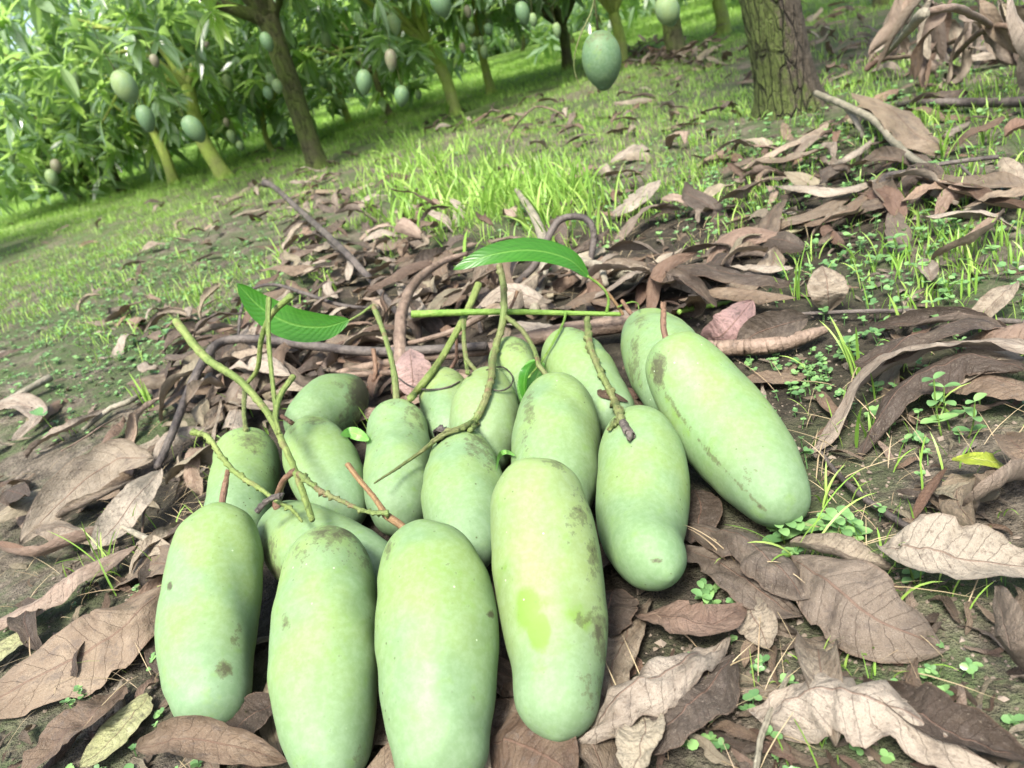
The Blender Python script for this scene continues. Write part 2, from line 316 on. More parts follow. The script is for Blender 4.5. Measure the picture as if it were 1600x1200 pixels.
def bez(q, n):
    c = np.array(q[:12]).reshape(4, 3); t = np.linspace(0, 1, n)[:, None]
    B = (1-t)**3*c[0]+3*(1-t)**2*t*c[1]+3*(1-t)*t*t*c[2]+t**3*c[3]; k = q[12:16]; t = t[:, 0]; xs = [0, 1/3, 2/3, 1]; r = 0
    for i in range(4):
        l = 1.
        for j in range(4):
            if j != i: l = l*(t-xs[j])/(xs[i]-xs[j])
        r = r+k[i]*l
    return B, r
SPH = [bez(q, 22) for q in Q.values()]
SC_ = np.concatenate([s[0] for s in SPH]); SR_ = np.concatenate([s[1] for s in SPH])
def infront(p, off):
    """keep a twig point outside the fruit that lies behind it"""
    d = p-CAM; L = np.linalg.norm(d); d = d/L
    oc = CAM-SC_; b = oc@d; c = (oc*oc).sum(1)-(SR_+off)**2; disc = b*b-c; ok = disc > 0
    t = np.where(ok, -b-np.sqrt(np.maximum(disc, 0)), 9); t = t.min()
    return CAM+d*min(t, L)
def tw(pts, off=.004):
    """twig control points given as photo x, y and distance along the ground axis"""
    D = catmull(np.array(pts, float)*[1, 1, 1000], 8*len(pts))/[1, 1, 1000]
    P = np.array([infront(aty(x, y, Y), off) for x, y, Y in D]); Q_ = P.copy()
    for _ in range(5): Q_[1:-1] = Q_[1:-1]*.5+(Q_[2:]+Q_[:-2])*.25
    return np.array([infront(p, off) for p in Q_])
def atg(x, y, h):
    """point seen at x, y that lies h above the uneven ground"""
    z = h
    for _ in range(4): p = at(x, y, z); z = h+float(gz(p[0], p[1]))
    return at(x, y, z)
def canal(q, nb=84, seg=96, cap=20):
    """surface swept by the skeleton's spheres -> V, F, s (0 stem end .. 1 tip), pole indices"""
    C, r = bez(q, nb); L = np.concatenate([[0], np.cumsum(np.linalg.norm(np.diff(C, axis=0), axis=1))])
    dr = np.clip(np.gradient(r, L), -.8, .8); k = np.ones(7)/7; dr = np.convolve(np.pad(dr, 3, 'edge'), k, 'valid'); dr = np.clip(dr, -.5, .5)
    T, N, B = frames(C); th = np.linspace(0, 2*np.pi, seg, endpoint=False)
    ph = np.arcsin(dr); rings = []
    a0 = np.linspace(np.pi/2*.985, ph[0], cap, endpoint=False); a1 = np.linspace(ph[-1], -np.pi/2*.985, cap+1)[1:]
    def ring(c, R, t, n, b, a): return c-R*np.sin(a)*t+R*np.cos(a)*(np.cos(th)[:, None]*n+np.sin(th)[:, None]*b)
    for a in a0: rings.append(ring(C[0], r[0], T[0], N[0], B[0], a))
    for i in range(nb): rings.append(ring(C[i], r[i], T[i], N[i], B[i], ph[i]))
    for a in a1: rings.append(ring(C[-1], r[-1], T[-1], N[-1], B[-1], a))
    n = len(rings); V = np.array(rings).reshape(-1, 3); F = grid_faces(n, seg, True)
    p0 = C[0]-T[0]*(r[0]-.0025); p1 = C[-1]+T[-1]*r[-1]; V = np.vstack([V, p0, p1]); k = n*seg; j = np.arange(seg)
    tri = np.vstack([np.stack([np.full(seg, k), (j+1) % seg, j], -1), np.stack([np.full(seg, k+1), (n-1)*seg+j, (n-1)*seg+(j+1) % seg], -1)])
    s = np.append(np.repeat(np.linspace(0, 1, n), seg), [0, 1])
    ctr = np.concatenate([np.repeat(C[:1], cap, 0), C, np.repeat(C[-1:], cap, 0)]); ctr = np.vstack([np.repeat(ctr, seg, 0), C[0], C[-1]])
    dn = V-ctr; dn /= np.linalg.norm(dn, axis=1)[:, None]+1e-9
    return V, F, tri, s, dn, p0, T[0]
def relax(V, seg, it=26):
    G = V[:-2].reshape(-1, seg, 3).copy()
    for _ in range(it):
        A = (np.roll(G, 1, 1)+np.roll(G, -1, 1))/2; B_ = G.copy(); B_[1:-1] = (G[2:]+G[:-2])/2
        G[2:-2] = (G*.4+A*.15+B_*.45)[2:-2]
    return np.vstack([G.reshape(-1, 3), V[-2:]])
def lumps(V, dn, seed, amp=.0012):
    f = 26.; x, y, z = (V*f).T
    return V+dn*amp*2*(vnoise(x+y*.6, z-y*.7, seed)+.5*vnoise(2*x-z, 2*y+z, seed+1))[:, None]
# label, marks = list of (kind, px, py, rx, ry, strength); kind b brown, r rubbed green
HEAP = {
 'M1': ('bluish-green mango at the left front corner of the heap with russet scabs', dict(bloom=(0.104, 0.174, 0.097), base=(0.112, 0.182, 0.084)), [('b', 352, 1047, 17, 14, .75), ('b', 366, 1000, 12, 9, .6), ('b', 373, 982, 8, 12, .6), ('b', 265, 916, 4, 7, 1.6), ('b', 402, 800, 16, 40, .35), ('r', 318, 1100, 16, 16, .35), ('r', 312, 820, 10, 12, .3)], .2),
 'M2': ('speckle-crowned large mango cut off by the bottom edge, second in the front row', {}, [('b', 520, 838, 62, 38, .60), ('b', 545, 830, 22, 16, .85), ('b', 447, 975, 7, 17, .9), ('b', 572, 865, 12, 30, .6), ('b', 470, 860, 22, 30, .45), ('b', 560, 1175, 10, 22, .4)], .5),
 'M3': ('smooth large mango with an orange-brown stem in the middle of the front row', {}, [('b', 606, 860, 8, 30, .55), ('b', 766, 960, 5, 6, 1.3), ('r', 630, 935, 7, 22, .4), ('b', 740, 1085, 12, 14, .35), ('g', [(740, 1072), (715, 1095), (690, 1180)], 10, .42), ('g', [(612, 1130), (625, 1160), (645, 1200)], 8, .42)], .0),
 'M4': ('large mango with a wet bright green rubbed patch across its middle', dict(base=(.124, .176, .066), yel=(0.144, 0.202, 0.068)), [('r', 825, 950, 20, 34, 1.3), ('r', 842, 985, 18, 30, 1.4), ('r', 815, 870, 40, 60, .42), ('r', 925, 850, 16, 40, .5), ('r', 868, 938, 38, 20, .58), ('r', 893, 955, 40, 28, .60), ('r', 915, 975, 14, 18, .7), ('g', [(793, 800), (797, 850), (785, 900), (778, 930)], 7, .5), ('b', 905, 800, 22, 38, .62), ('b', 925, 870, 14, 50, .6), ('b', 937, 985, 14, 70, .7), ('b', 912, 970, 12, 14, .55), ('b', 875, 725, 40, 14, .5), ('b', 920, 1070, 26, 50, .42), ('r', 860, 1140, 40, 18, .3)], .2),
 'M5': ('mango with a hooked tip, lying below the large right-hand one', dict(bloom=(0.096, 0.166, 0.078)), [('b', 960, 660, 14, 18, .5), ('b', 1026, 876, 9, 4, 1.0), ('r', 1008, 870, 40, 8, .2)], .1),
 'M6': ('biggest mango, at the right end, with a long brown seam down its side', dict(base=(0.114, 0.189, 0.076)), [('b', 1028, 575, 13, 32, .95), ('l', [(1022, 548), (1030, 590), (1050, 630), (1075, 665), (1105, 705), (1140, 742), (1175, 778), (1197, 800)], 4.5, .62), ('g', [(1040, 620), (1062, 655), (1085, 690)], 12, .5), ('b', 1170, 745, 12, 16, .5), ('r', 1055, 650, 12, 30, .55), ('r', 1090, 560, 9, 14, .45), ('r', 1130, 720, 10, 40, .3)], .15),
 'M7': ('speckled mango at the back right, partly behind the biggest one', {}, [('b', 1000, 500, 30, 16, .5), ('b', 990, 560, 16, 50, .55), ('b', 1055, 495, 20, 14, .4)], .4),
 'M8': ('back mango below the long green twig with a small red leaf scrap', {}, [('b', 900, 516, 26, 8, .4)], .0),
 'M9': ('wide pale mango in the heap centre with brown streaks on its left shoulder', {}, [('b', 828, 640, 12, 34, .62), ('b', 818, 680, 8, 20, .5), ('r', 905, 700, 26, 30, .25)], .1),
 'M10': ('small mango at the very back, half hidden by the knobby flower stalk', dict(yel=(0.133, 0.194, 0.059)), [('b', 815, 540, 26, 16, .5)], .2),
 'M11': ('yellowish mango behind the knobby flower stalk, black tendril curling on it', dict(yel=(0.144, 0.199, 0.063)), [('r', 740, 690, 14, 22, .3)], .0),
 'M12': ('small yellow-tinged mango left of the tendril, mostly covered by its neighbour', dict(yel=(0.148, 0.199, 0.063)), [('b', 710, 585, 20, 10, .3)], .2),
 'M13': ('mango with olive flecks on its right shoulder, behind the smooth front one', dict(yel=(0.139, 0.202, 0.068)), [('b', 645, 650, 20, 34, .5), ('r', 660, 670, 16, 24, .35), ('b', 585, 690, 12, 40, .3), ('b', 615, 628, 30, 8, .35), ('r', 645, 765, 14, 22, .35)], .3),
 'M14': ('blue-green mango with a speckled crown, between the flecked one and the wide pale one', dict(bloom=(0.104, 0.174, 0.095), base=(0.110, 0.181, 0.084)), [('b', 745, 695, 30, 26, .62), ('b', 768, 725, 12, 22, .5), ('b', 700, 690, 20, 14, .3)], .3),
 'M15': ('mango lying crosswise at the back left with a dark brown stained end', dict(base=(0.104, 0.173, 0.072), bloom=(0.092, 0.152, 0.069)), [('b', 566, 612, 22, 34, 1.2), ('b', 552, 650, 30, 26, .55), ('b', 530, 600, 18, 9, .5)], .5),
 'M16': ('clean mango leaning right, between the speckled left one and the flecked one', {}, [('b', 490, 657, 30, 12, .45), ('b', 460, 680, 14, 22, .3)], .2),
 'M17': ('mango lying crosswise under the front row, brown rot on its left end', dict(yel=(0.136, 0.198, 0.063)), [('b', 418, 860, 18, 30, .6), ('b', 432, 895, 16, 14, .8), ('r', 435, 880, 20, 16, .35), ('b', 412, 810, 8, 20, .4)], .3),
 'M18': ('speckled mango at the left rear, behind the left front corner one', {}, [('b', 395, 690, 32, 24, .6), ('b', 425, 730, 12, 26, .5)], .5)}
MANGO = {}
def build_mango(key, i):
    label, mk_, marks, sp = HEAP[key]; V, F, tri, s, dn, p0, T0 = canal(Q[key]); V = relax(V, 96, 90 if key == 'M5' else 26); V = lumps(V, dn, i*7, .0019); dd_ = np.linalg.norm(V-p0, axis=1); V = V+np.array(T0)*(.0035*np.exp(-(dd_/.0075)**2))[:, None]+np.array([0, 0, 1])*(.0015*np.cos(s*9+i))[:, None]
    pp = proj(V); face = ((CAM-V)*dn).sum(1)/np.linalg.norm(CAM-V, axis=1)
    br = np.zeros(len(V)); rb = np.zeros(len(V))
    br += sp*.8*np.clip(1-s/.16, 0, 1)
    for mk1 in marks:
        if len(mk1) == 4:
            k, pl, wd, st = mk1; C_ = catmull(np.column_stack([pl, np.zeros(len(pl))]), 60)[:, :2]; ds = np.sqrt(((pp[:, None, :2]-C_[None])**2).sum(-1)).min(1)
            g = np.exp(-(ds/wd)**2)*np.clip(face*4+.4, 0, 1)*st
            if k == 'l': br = np.maximum(br, g)
            else: rb = np.maximum(rb, g)
            continue
        k, x, y, rx, ry, st = mk1
        g = np.exp(-(((pp[:, 0]-x)/rx)**2+((pp[:, 1]-y)/ry)**2)*.9)*np.clip(face*4+.4, 0, 1)*st
        if k == 'b': br = np.maximum(br, g)
        else: rb = np.maximum(rb, g)
    V = V-p0
    o = mk('mango', V, [F, tri], mat_mango('mango_skin_%d' % i, seed=i*.37, **mk_), attr={'marks': np.stack([br, rb, s], -1)})
    o.location = p0; tag(o, label, 'mango', 'harvested mangoes heaped on the leaf litter'); MANGO[key] = (o, p0, T0); return o
for i, k in enumerate(Q): build_mango(k, i+1)
# ---------------------------------------------------------------- twig materials, stems that belong to a fruit
M_stem_red = mat_twig('red_brown_stem', (.115, .065, .042), (.165, .10, .06), (.07, .04, .025))
M_stem_orange = mat_twig('orange_brown_stem', (.155, .095, .045), (.20, .13, .058), (.16, .08, .045))
M_tw_green = mat_twig('green_twig', (.105, .15, .036), (.155, .195, .056), (.12, .10, .045), nb=.6)
M_tw_fresh = mat_twig('fresh_green_twig', (.10, .19, .028), (.145, .24, .044), (.14, .15, .05), nb=.35)
M_tw_olive = mat_twig('olive_twig', (.12, .13, .05), (.10, .145, .038), (.12, .075, .045), nb=.75)
M_tw_brown = mat_twig('brown_branch', (.10, .07, .05), (.19, .14, .105), (.06, .04, .03))
M_tw_dark = mat_twig('dark_branch', (.04, .033, .03), (.10, .085, .073), (.02, .017, .015), streak=90)
M_tw_grey = mat_twig('grey_branch', (.15, .14, .10), (.24, .215, .165), (.07, .055, .04))
def stem_of(key, pts, R, mat, **k):
    o, p0, T0 = MANGO[key]; P = tw(pts, .003); P = np.vstack([P, (P[-1]+p0-T0*.002)/2, p0+T0*.004]); V, F, tri, uv = tube(P-p0, R, rough=.04, n=60, **k)
    mk('stem', V, [F, tri], mat, uv, parent=o)
stem_of('M1', [(356, 735, .665), (352, 757, .652)], [.0022, .0022, .0032], M_stem_red, seed=1, knob=.12)
stem_of('M3', [(543, 725, .60), (560, 748, .585), (585, 778, .56), (603, 805, .54)], [.0026, .0024, .0023, .0024, .0034], M_stem_orange, seed=2)
stem_of('M6', [(1036, 474, .70), (1037, 492, .685)], [.0032, .0026, .003], M_stem_red, seed=3)
stem_of('M9', [(790, 495, .96), (815, 515, .90), (834, 545, .83), (842, 572, .785)], [.0036, .003, .0026, .0026, .003], M_tw_olive, seed=4, knob=.1)
stem_of('M13', [(583, 478, .98), (598, 515, .94), (611, 560, .89), (617, 590, .86)], [.0036, .0033, .003, .0034, .0042], M_tw_olive, seed=5, knob=.08)
stem_of('M11', [(723, 500, .98), (726, 535, .93), (729, 562, .90)], [.0024, .0022, .0022, .003], M_tw_olive, seed=6)
stem_of('M12', [(713, 520, 1.0), (714, 560, .985)], [.0022, .0022, .003], M_stem_red, seed=7)
stem_of('M17', [(462, 735, .635), (445, 748, .64), (436, 768, .65), (432, 790, .67)], [.0030, .0028, .0032, .0036, .0045], M_stem_red, seed=8, knob=.1)
stem_of('M7', [(972, 470, .95), (982, 485, .92)], [.0026, .0026, .003], M_stem_red, seed=9)
stem_of('M14', [(748, 660, .75), (735, 672, .735)], [.0026, .0024, .003], M_tw_olive, seed=10)
stem_of('M18', [(383, 600, .95), (381, 640, .925), (384, 672, .91)], [.0030, .0028, .0026, .0032], M_tw_olive, seed=11, knob=.1)
stem_of('M16', [(440, 650, .89), (455, 660, .88)], [.0026, .0024, .003], M_stem_red, seed=12)
stem_of('M15', [(583, 545, 1.09), (587, 580, 1.07), (580, 606, 1.06)], [.0036, .0034, .0034, .004], M_stem_red, seed=13)
# ---------------------------------------------------------------- leaves
def leaf(P, W, curl=.3, roll=(0, 0), ripple=.0, tear=0., n=30, m=11, seed=0, up=(0, 0, 1), peak=.5, blunt=.72, crum=.0):
    C = catmull(P, n); u = np.linspace(0, 1, n); T, N, B = frames(C, up)
    ro = np.interp(u, np.linspace(0, 1, len(roll)), roll)[:, None]; N, B = N*np.cos(ro)+B*np.sin(ro), B*np.cos(ro)-N*np.sin(ro)
    a = .62; b = blunt; k = a/(a+b); uu = np.clip(u, .003, .999)
    uu = uu**(math.log(k)/math.log(peak)); w_ = (uu**a*(1-uu)**b)/(k**a*(1-k)**b)*W/2
    v = np.linspace(-1, 1, m); L = np.linalg.norm(np.diff(C, axis=0), axis=1).sum()
    cu = np.interp(u, np.linspace(0, 1, len(curl)) if np.ndim(curl) else [0, 1], curl if np.ndim(curl) else [curl, curl])[:, None]
    ww = np.repeat(w_[:, None], m, 1)
    if tear:
        tl = np.clip(vnoise(u*9, u*0+seed, seed)*2.6-.35, 0, 1); tr_ = np.clip(vnoise(u*9, u*0+seed+5.5, seed+3)*2.6-.35, 0, 1)
        ww = ww*(1-tear*np.where(v[None] < 0, tl[:, None], tr_[:, None])); ww = ww*(1+tear*.12*vnoise(u[:, None]*60, np.sign(v)[None]*3., seed))
    cu_ = np.where(np.abs(cu) < 1e-3, 1e-3, cu); x = ww*np.sin(cu_*v)/cu_; z = ww*(1-np.cos(cu_*v))/cu_
    rp = ripple*W*vnoise(u[:, None]*L*26+seed*3.3, np.sign(v)[None]*7.7+seed, seed)*(np.abs(v)[None]**1.6)*1.6
    cr = crum*W*(vnoise(u[:, None]*7+seed, v[None]*1.6+seed*2, seed+9)+.5*vnoise(u[:, None]*19+seed, v[None]*3+seed*2, seed+19))
    V = C[:, None]+x[..., None]*B[:, None]+(z+rp+cr)[..., None]*N[:, None]
    uv = np.stack([np.repeat(u, m), np.tile(v, n)], -1)
    return V.reshape(-1, 3), grid_faces(n, m), uv
M_dry = mat_dry_leaf(); M_dry_grey = mat_dry_leaf('grey_dry_leaf', (.045, .034, .025), (.125, .099, .074), (.25, .215, .170), .08)
M_dry_pale = mat_dry_leaf('pale_tan_dry_leaf', (.09, .07, .05), (.165, .137, .10), (.235, .205, .16), .35)
M_dry_red = mat_dry_leaf('red_brown_dry_leaf', (.06, .036, .022), (.11, .077, .050), (.19, .148, .102), -.02)
M_dry_pink = mat_dry_leaf('pinkish_dry_leaf', (.13, .075, .07), (.21, .13, .12), (.28, .19, .17), .0)
M_dry_olive = mat_dry_leaf('olive_dead_leaf', (.15, .15, .07), (.24, .25, .12), (.36, .36, .22), .0)
M_lf = mat_green_leaf('fresh_mango_leaf', (.028, .115, .010), (.09, .22, .035), (.085, .28, .012), .3)
M_lf_pale = mat_green_leaf('pale_mango_leaf', (.16, .36, .09), (.30, .50, .14), (.2, .5, .05), .35)
M_lf_yellow = mat_green_leaf('yellow_green_leaf', (.22, .27, .035), (.32, .36, .10), (.3, .35, .02), .3)
def orient_roll(P, want, i=None):
    """roll that turns the leaf's upper face towards direction want at its middle"""
    C = catmull(P, 30); T, N, B = frames(C); i = i or 15; w = np.array(want)-T[i]*(T[i]@np.array(want)); return math.atan2(w@B[i], w@N[i])
LEAVES = []
def hero_leaf(pts, W, label, mat=None, group='large dry mango leaves lying singly', green=False, cat='dry leaf', name='dry_leaf', petiole=0, face=None, zadd=0., **k):
    """pts: photo x, y and height above the ground in metres"""
    P = [atg(x, y, h+zadd) for x, y, h in pts]
    P = np.array(P); r0_ = k.pop('roll', (0, 0))
    if face is not None: a = orient_roll(P, face); r0_ = tuple(x+a for x in r0_)
    k['crum'] = k.get('crum', .03)*1.7+.03; k['ripple'] = k.get('ripple', .05)*1.5; k.setdefault('tear', .22); V, F, uv = leaf(P, W*1.15, roll=r0_, n=44, m=15, **k); c = P.mean(0)
    b = Bag(); b.add(V-c, F, uv)
    o = b.build(name, mat or M_dry); o.location = c; tag(o, label, cat, group)
    if petiole:
        d = P[0]-P[1]; d /= np.linalg.norm(d); S = np.array([P[0]-c-d*.004, P[0]-c+d*petiole*.5+[0, 0, .001], P[0]-c+d*petiole+[0, 0, -.002]])
        Vt, Ft, Tt, ut = tube(S, [.0016, .0013, .0018], seg=6); mk('petiole', Vt, [Ft, Tt], M_stem_red if not green else M_tw_fresh, ut, parent=o)
    LEAVES.append(o); return o
g = hero_leaf
# foreground, left
g([(262, 915, .030), (180, 985, .034), (90, 1040, .028), (-60, 1115, .02)], .068, 'long red-brown veined dry leaf pointing at the left front mango', M_dry_red, curl=-.35, seed=1, ripple=.06, crum=.05, face=(.1, -.5, .9))
g([(238, 715, .035), (180, 720, .045), (110, 770, .04), (30, 850, .025)], .060, 'broad pale dry leaf with a smooth upper rim, left of the curved dark branch', M_dry_pale, curl=.6, seed=2, ripple=.05, crum=.04, face=(.3, -.7, .7))
g([(250, 735, .045), (215, 775, .045), (180, 820, .035), (145, 862, .03)], .040, 'spoon-shaped pale dry leaf hanging from the dark branch end', M_dry_pale, curl=.6, seed=3, ripple=.08, crum=.05, face=(.3, -.7, .7))
g([(215, 850, .02), (130, 890, .03), (60, 935, .03), (-30, 985, .02)], .034, 'folded grey dry leaf running off the left edge', M_dry_grey, curl=-1.1, seed=4, ripple=.1, crum=.08)
g([(190, 820, .02), (110, 850, .025), (40, 870, .022), (-20, 845, .02)], .030, 'thin dark dry leaf with an upturned edge at the left border', M_dry_red, curl=1.3, seed=5, ripple=.08, roll=(.9, .7))
g([(215, 750, .03), (165, 775, .035), (110, 800, .03), (90, 812, .02)], .026, 'rolled narrow dry leaf between the broad pale one and the spoon-shaped one', M_dry, curl=1.9, seed=6, ripple=.1)
g([(195, 1072, .012), (150, 1115, .022), (90, 1160, .02), (30, 1225, .012)], .036, 'torn dry leaf with a ragged hole near the bottom left corner', M_dry_red, curl=.45, seed=7, ripple=.12, tear=.5, crum=.07)
g([(232, 1085, .010), (205, 1120, .012), (170, 1160, .012), (125, 1200, .01)], .032, 'olive-grey dead leaf beside the torn one', M_dry_olive, curl=.3, seed=8, ripple=.06)
g([(215, 1172, .022), (290, 1155, .035), (360, 1165, .034), (450, 1190, .015)], .030, 'curled brown leaf under the tip of the left front mango', M_dry_red, curl=1.2, seed=9, ripple=.16, tear=.25, crum=.1, roll=(.4, .5))
g([(430, 1095, .02), (400, 1115, .022), (370, 1140, .02), (340, 1190, .01)], .040, 'flat brown leaf tucked between the two left front mangoes', M_dry, curl=.4, seed=10, ripple=.08)
g([(760, 1165, .012), (800, 1158, .02), (850, 1180, .02), (900, 1215, .01)], .052, 'purple-brown leaf at the bottom edge below the rubbed mango', M_dry_red, curl=-.3, seed=11, ripple=.05, face=(0, -.4, .9))
g([(55, 985, .012), (30, 1000, .014), (-10, 1030, .012), (-50, 1060, .01)], .030, 'olive leaf end showing under the long red-brown leaf', M_dry_olive, curl=.3, seed=12)
g([(-20, 640, .02), (30, 630, .03), (60, 650, .03), (20, 690, .02)], .038, 'pale crumpled leaf at the left border above the broad pale one', M_dry_grey, curl=.8, seed=13, ripple=.15, crum=.12, roll=(.6, 0))
g([(165, 640, .012), (120, 665, .025), (70, 690, .02), (40, 715, .012)], .03, 'half curled pale leaf in bare mossy soil at the left', M_dry_grey, curl=1., seed=14, ripple=.12, crum=.1)
# foreground, right
g([(1075, 820, .015), (1160, 840, .035), (1210, 880, .035), (1262, 940, .02)], .040, 'upper of two overlapping pale leaves below the biggest mango', M_dry_grey, curl=-.8, seed=20, ripple=.10, tear=.35, crum=.06)
g([(1060, 850, .01), (1130, 880, .018), (1190, 925, .018), (1255, 965, .01)], .038, 'ragged pale leaf edge under the overlapping pair', M_dry_grey, curl=.3, seed=21, ripple=.12, tear=.4, crum=.06)
g([(1235, 870, .022), (1300, 915, .032), (1370, 965, .028), (1475, 1015, .006)], .055, 'large grey-brown leaf with a dark midrib, lower right', M_dry_grey, curl=-.45, seed=22, ripple=.08, crum=.05, face=(-.2, -.5, .9))
g([(1370, 850, .03), (1440, 858, .035), (1530, 875, .03), (1640, 885, .02)], .044, 'wavy pale leaf along the right border', M_dry_pale, curl=.45, seed=23, ripple=.34, crum=.09, tear=.4, roll=(.1, .5))
g([(1235, 850, .02), (1300, 862, .028), (1350, 880, .025), (1400, 890, .015)], .028, 'narrow rolled leaf above the large grey-brown one', M_dry, curl=1.6, seed=24, ripple=.1)
g([(1190, 1130, .010), (1290, 1080, .035), (1400, 1110, .035), (1560, 1210, .01)], .048, 'bleached tan leaf with torn wavy edges at the bottom right', M_dry_grey, curl=-.7, seed=25, ripple=.25, tear=.5, crum=.1)
g([(1350, 1060, .015), (1420, 1110, .03), (1500, 1150, .025), (1610, 1190, .01)], .034, 'long curled leaf behind the bleached tan one', M_dry, curl=1.4, seed=26, ripple=.12, crum=.08)
g([(995, 960, .012), (1050, 965, .026), (1110, 975, .026), (1165, 950, .015)], .030, 'tan leaf with one split, below the hooked mango', M_dry_grey, curl=.5, seed=27, ripple=.10, tear=.3, crum=.05)
g([(1140, 1000, .012), (1060, 1030, .035), (980, 1080, .035), (890, 1160, .012)], .044, 'rolled grey leaf with a blackened ridge beside the rubbed mango', M_dry_grey, curl=-1.5, seed=28, ripple=.08, crum=.12)
g([(1150, 1030, .012), (1100, 1075, .025), (1050, 1120, .025), (985, 1180, .012)], .040, 'weathered leaf with a bleached end, under the rolled grey one', M_dry_grey, curl=-.4, seed=29, ripple=.1, tear=.35, crum=.07)
g([(1000, 1110, .012), (1010, 1140, .02), (1000, 1170, .02), (985, 1215, .012)], .026, 'bleached leaf fragment with eaten edges near the bottom centre', M_dry_grey, curl=.5, seed=30, tear=.7, ripple=.15, crum=.1)
g([(960, 925, .012), (950, 945, .015), (940, 970, .014), (930, 1000, .01)], .050, 'flat brown leaf lying under the rubbed mango on its right', M_dry, curl=.2, seed=31)
g([(1170, 935, .012), (1175, 960, .016), (1190, 985, .014), (1200, 1015, .01)], .026, 'small upright brown leaf in the gap behind the tan leaf', M_dry, curl=.5, seed=32, roll=(.5, .3))
g([(1600, 1050, .012), (1580, 1010, .04), (1565, 970, .05), (1555, 915, .05)], .030, 'leaf leaning upright at the right border', M_dry, curl=.5, seed=33)
g([(1640, 545, .045), (1500, 530, .055), (1370, 565, .045), (1270, 712, .008)], .040, 'long rolled arching leaf right of the biggest mango', M_dry_grey, curl=-.95, seed=34, ripple=.2, crum=.12, roll=(.3, .6))
g([(1600, 575, .04), (1500, 560, .045), (1410, 610, .035), (1343, 712, .006)], .036, 'second arching rolled leaf, ending in a pointed tip', M_dry, curl=-1.0, seed=35, ripple=.15, crum=.12)
g([(1610, 560, .03), (1560, 560, .035), (1500, 580, .03), (1420, 600, .02)], .050, 'broad brown leaf under the arching rolled pair', M_dry, curl=.4, seed=36, ripple=.1)
g([(1640, 620, .025), (1580, 600, .03), (1520, 590, .03), (1470, 600, .02)], .045, 'veined red-brown leaf at the right border', M_dry_red, curl=-.4, seed=37, ripple=.1)
g([(1640, 500, .04), (1580, 510, .05), (1530, 520, .04), (1490, 540, .02)], .030, 'grey arched leaf above the rolled pair at the right border', M_dry_grey, curl=-1.1, seed=38, ripple=.1)
g([(1460, 765, .015), (1495, 770, .02), (1530, 775, .02), (1560, 765, .02)], .024, 'pale oval leaf left of the cup-shaped one', M_dry_grey, curl=.5, seed=39)
g([(1520, 800, .012), (1545, 770, .04), (1580, 750, .04), (1620, 745, .02)], .040, 'cup-shaped brown leaf near the right border', M_dry, curl=1.7, seed=40, ripple=.1, roll=(.8, .4))
g([(1570, 680, .03), (1590, 700, .04), (1610, 720, .04), (1640, 740, .03)], .034, 'dark brown leaf rim at the right border above the cup', M_dry_red, curl=.9, seed=41)
g([(1580, 735, .02), (1550, 722, .03), (1520, 718, .03), (1494, 715, .02)], .026, 'yellow-green fading leaf on the brown leaves at the right', M_lf_yellow, curl=.3, seed=42, cat='fading leaf', name='fading_leaf', group='fading leaves')
g([(1480, 730, .012), (1455, 765, .016), (1440, 790, .012), (1425, 815, .006)], .010, 'narrow red sliver of a leaf standing in the weeds at right', M_dry_red, curl=1.2, seed=43)
g([(1450, 780, .008), (1475, 800, .014), (1490, 825, .012), (1505, 850, .006)], .009, 'narrow reddish curl of leaf beside the red sliver', M_dry_red, curl=1.2, seed=44)
g([(1085, 765, .01), (1095, 790, .014), (1090, 820, .014), (1080, 850, .01)], .034, 'shaded brown leaf between the hooked and the biggest mango', M_dry, curl=.3, seed=45)
# middle distance, right
g([(1235, 440, .03), (1150, 425, .05), (1080, 415, .05), (1020, 425, .03)], .050, 'dark ribbed leaf curled over the litter behind the biggest mango', M_dry, curl=-1.0, seed=50, ripple=.1, crum=.08)
g([(1120, 475, .035), (1065, 440, .045), (1035, 440, .045), (1010, 400, .03)], .035, 'twisted leaf rising like a hook behind the back right mango', M_dry, curl=1.4, seed=51, ripple=.12, crum=.1)
g([(1245, 465, .03), (1180, 455, .035), (1120, 450, .035), (1060, 470, .02)], .032, 'rolled leaf under the dark ribbed one', M_dry_red, curl=-1.5, seed=52, ripple=.1)
g([(1175, 470, .035), (1150, 500, .045), (1125, 525, .03), (1095, 525, .02)], .045, 'pinkish leaf with pale veins under the green twig end', M_dry_pink, curl=-.3, seed=53, face=(-.2, -.8, .6))
g([(1262, 497, .03), (1220, 508, .04), (1180, 522, .03), (1150, 545, .02)], .036, 'pale triangular leaf resting on the brown log', M_dry_grey, curl=.6, seed=54, ripple=.08, face=(0, -.9, .5))
g([(1295, 485, .012), (1294, 460, .04), (1292, 440, .05), (1285, 415, .06)], .042, 'leaf standing upright in the moss behind the log', M_dry, curl=.3, seed=55, face=(-.3, -1, .3))
g([(1120, 390, .025), (1190, 350, .035), (1270, 330, .035), (1390, 265, .02)], .042, 'long rolled leaf pointing at the big trunk, lower of the fan', M_dry, curl=-.9, seed=56, ripple=.08)
g([(1240, 350, .02), (1290, 340, .035), (1340, 310, .035), (1395, 262, .02)], .030, 'rolled leaf of the fan with a ribbed back', M_dry_red, curl=-.9, seed=57, ripple=.08)
g([(1210, 290, .03), (1255, 290, .045), (1310, 295, .045), (1370, 280, .03)], .034, 'pale ribbed leaf across the top of the fan', M_dry_grey, curl=-.8, seed=58, ripple=.1)
g([(1110, 395, .015), (1150, 385, .025), (1190, 365, .03), (1230, 345, .02)], .032, 'dark red leaf at the left end of the fan', M_dry_red, curl=1.1, seed=59, ripple=.1)
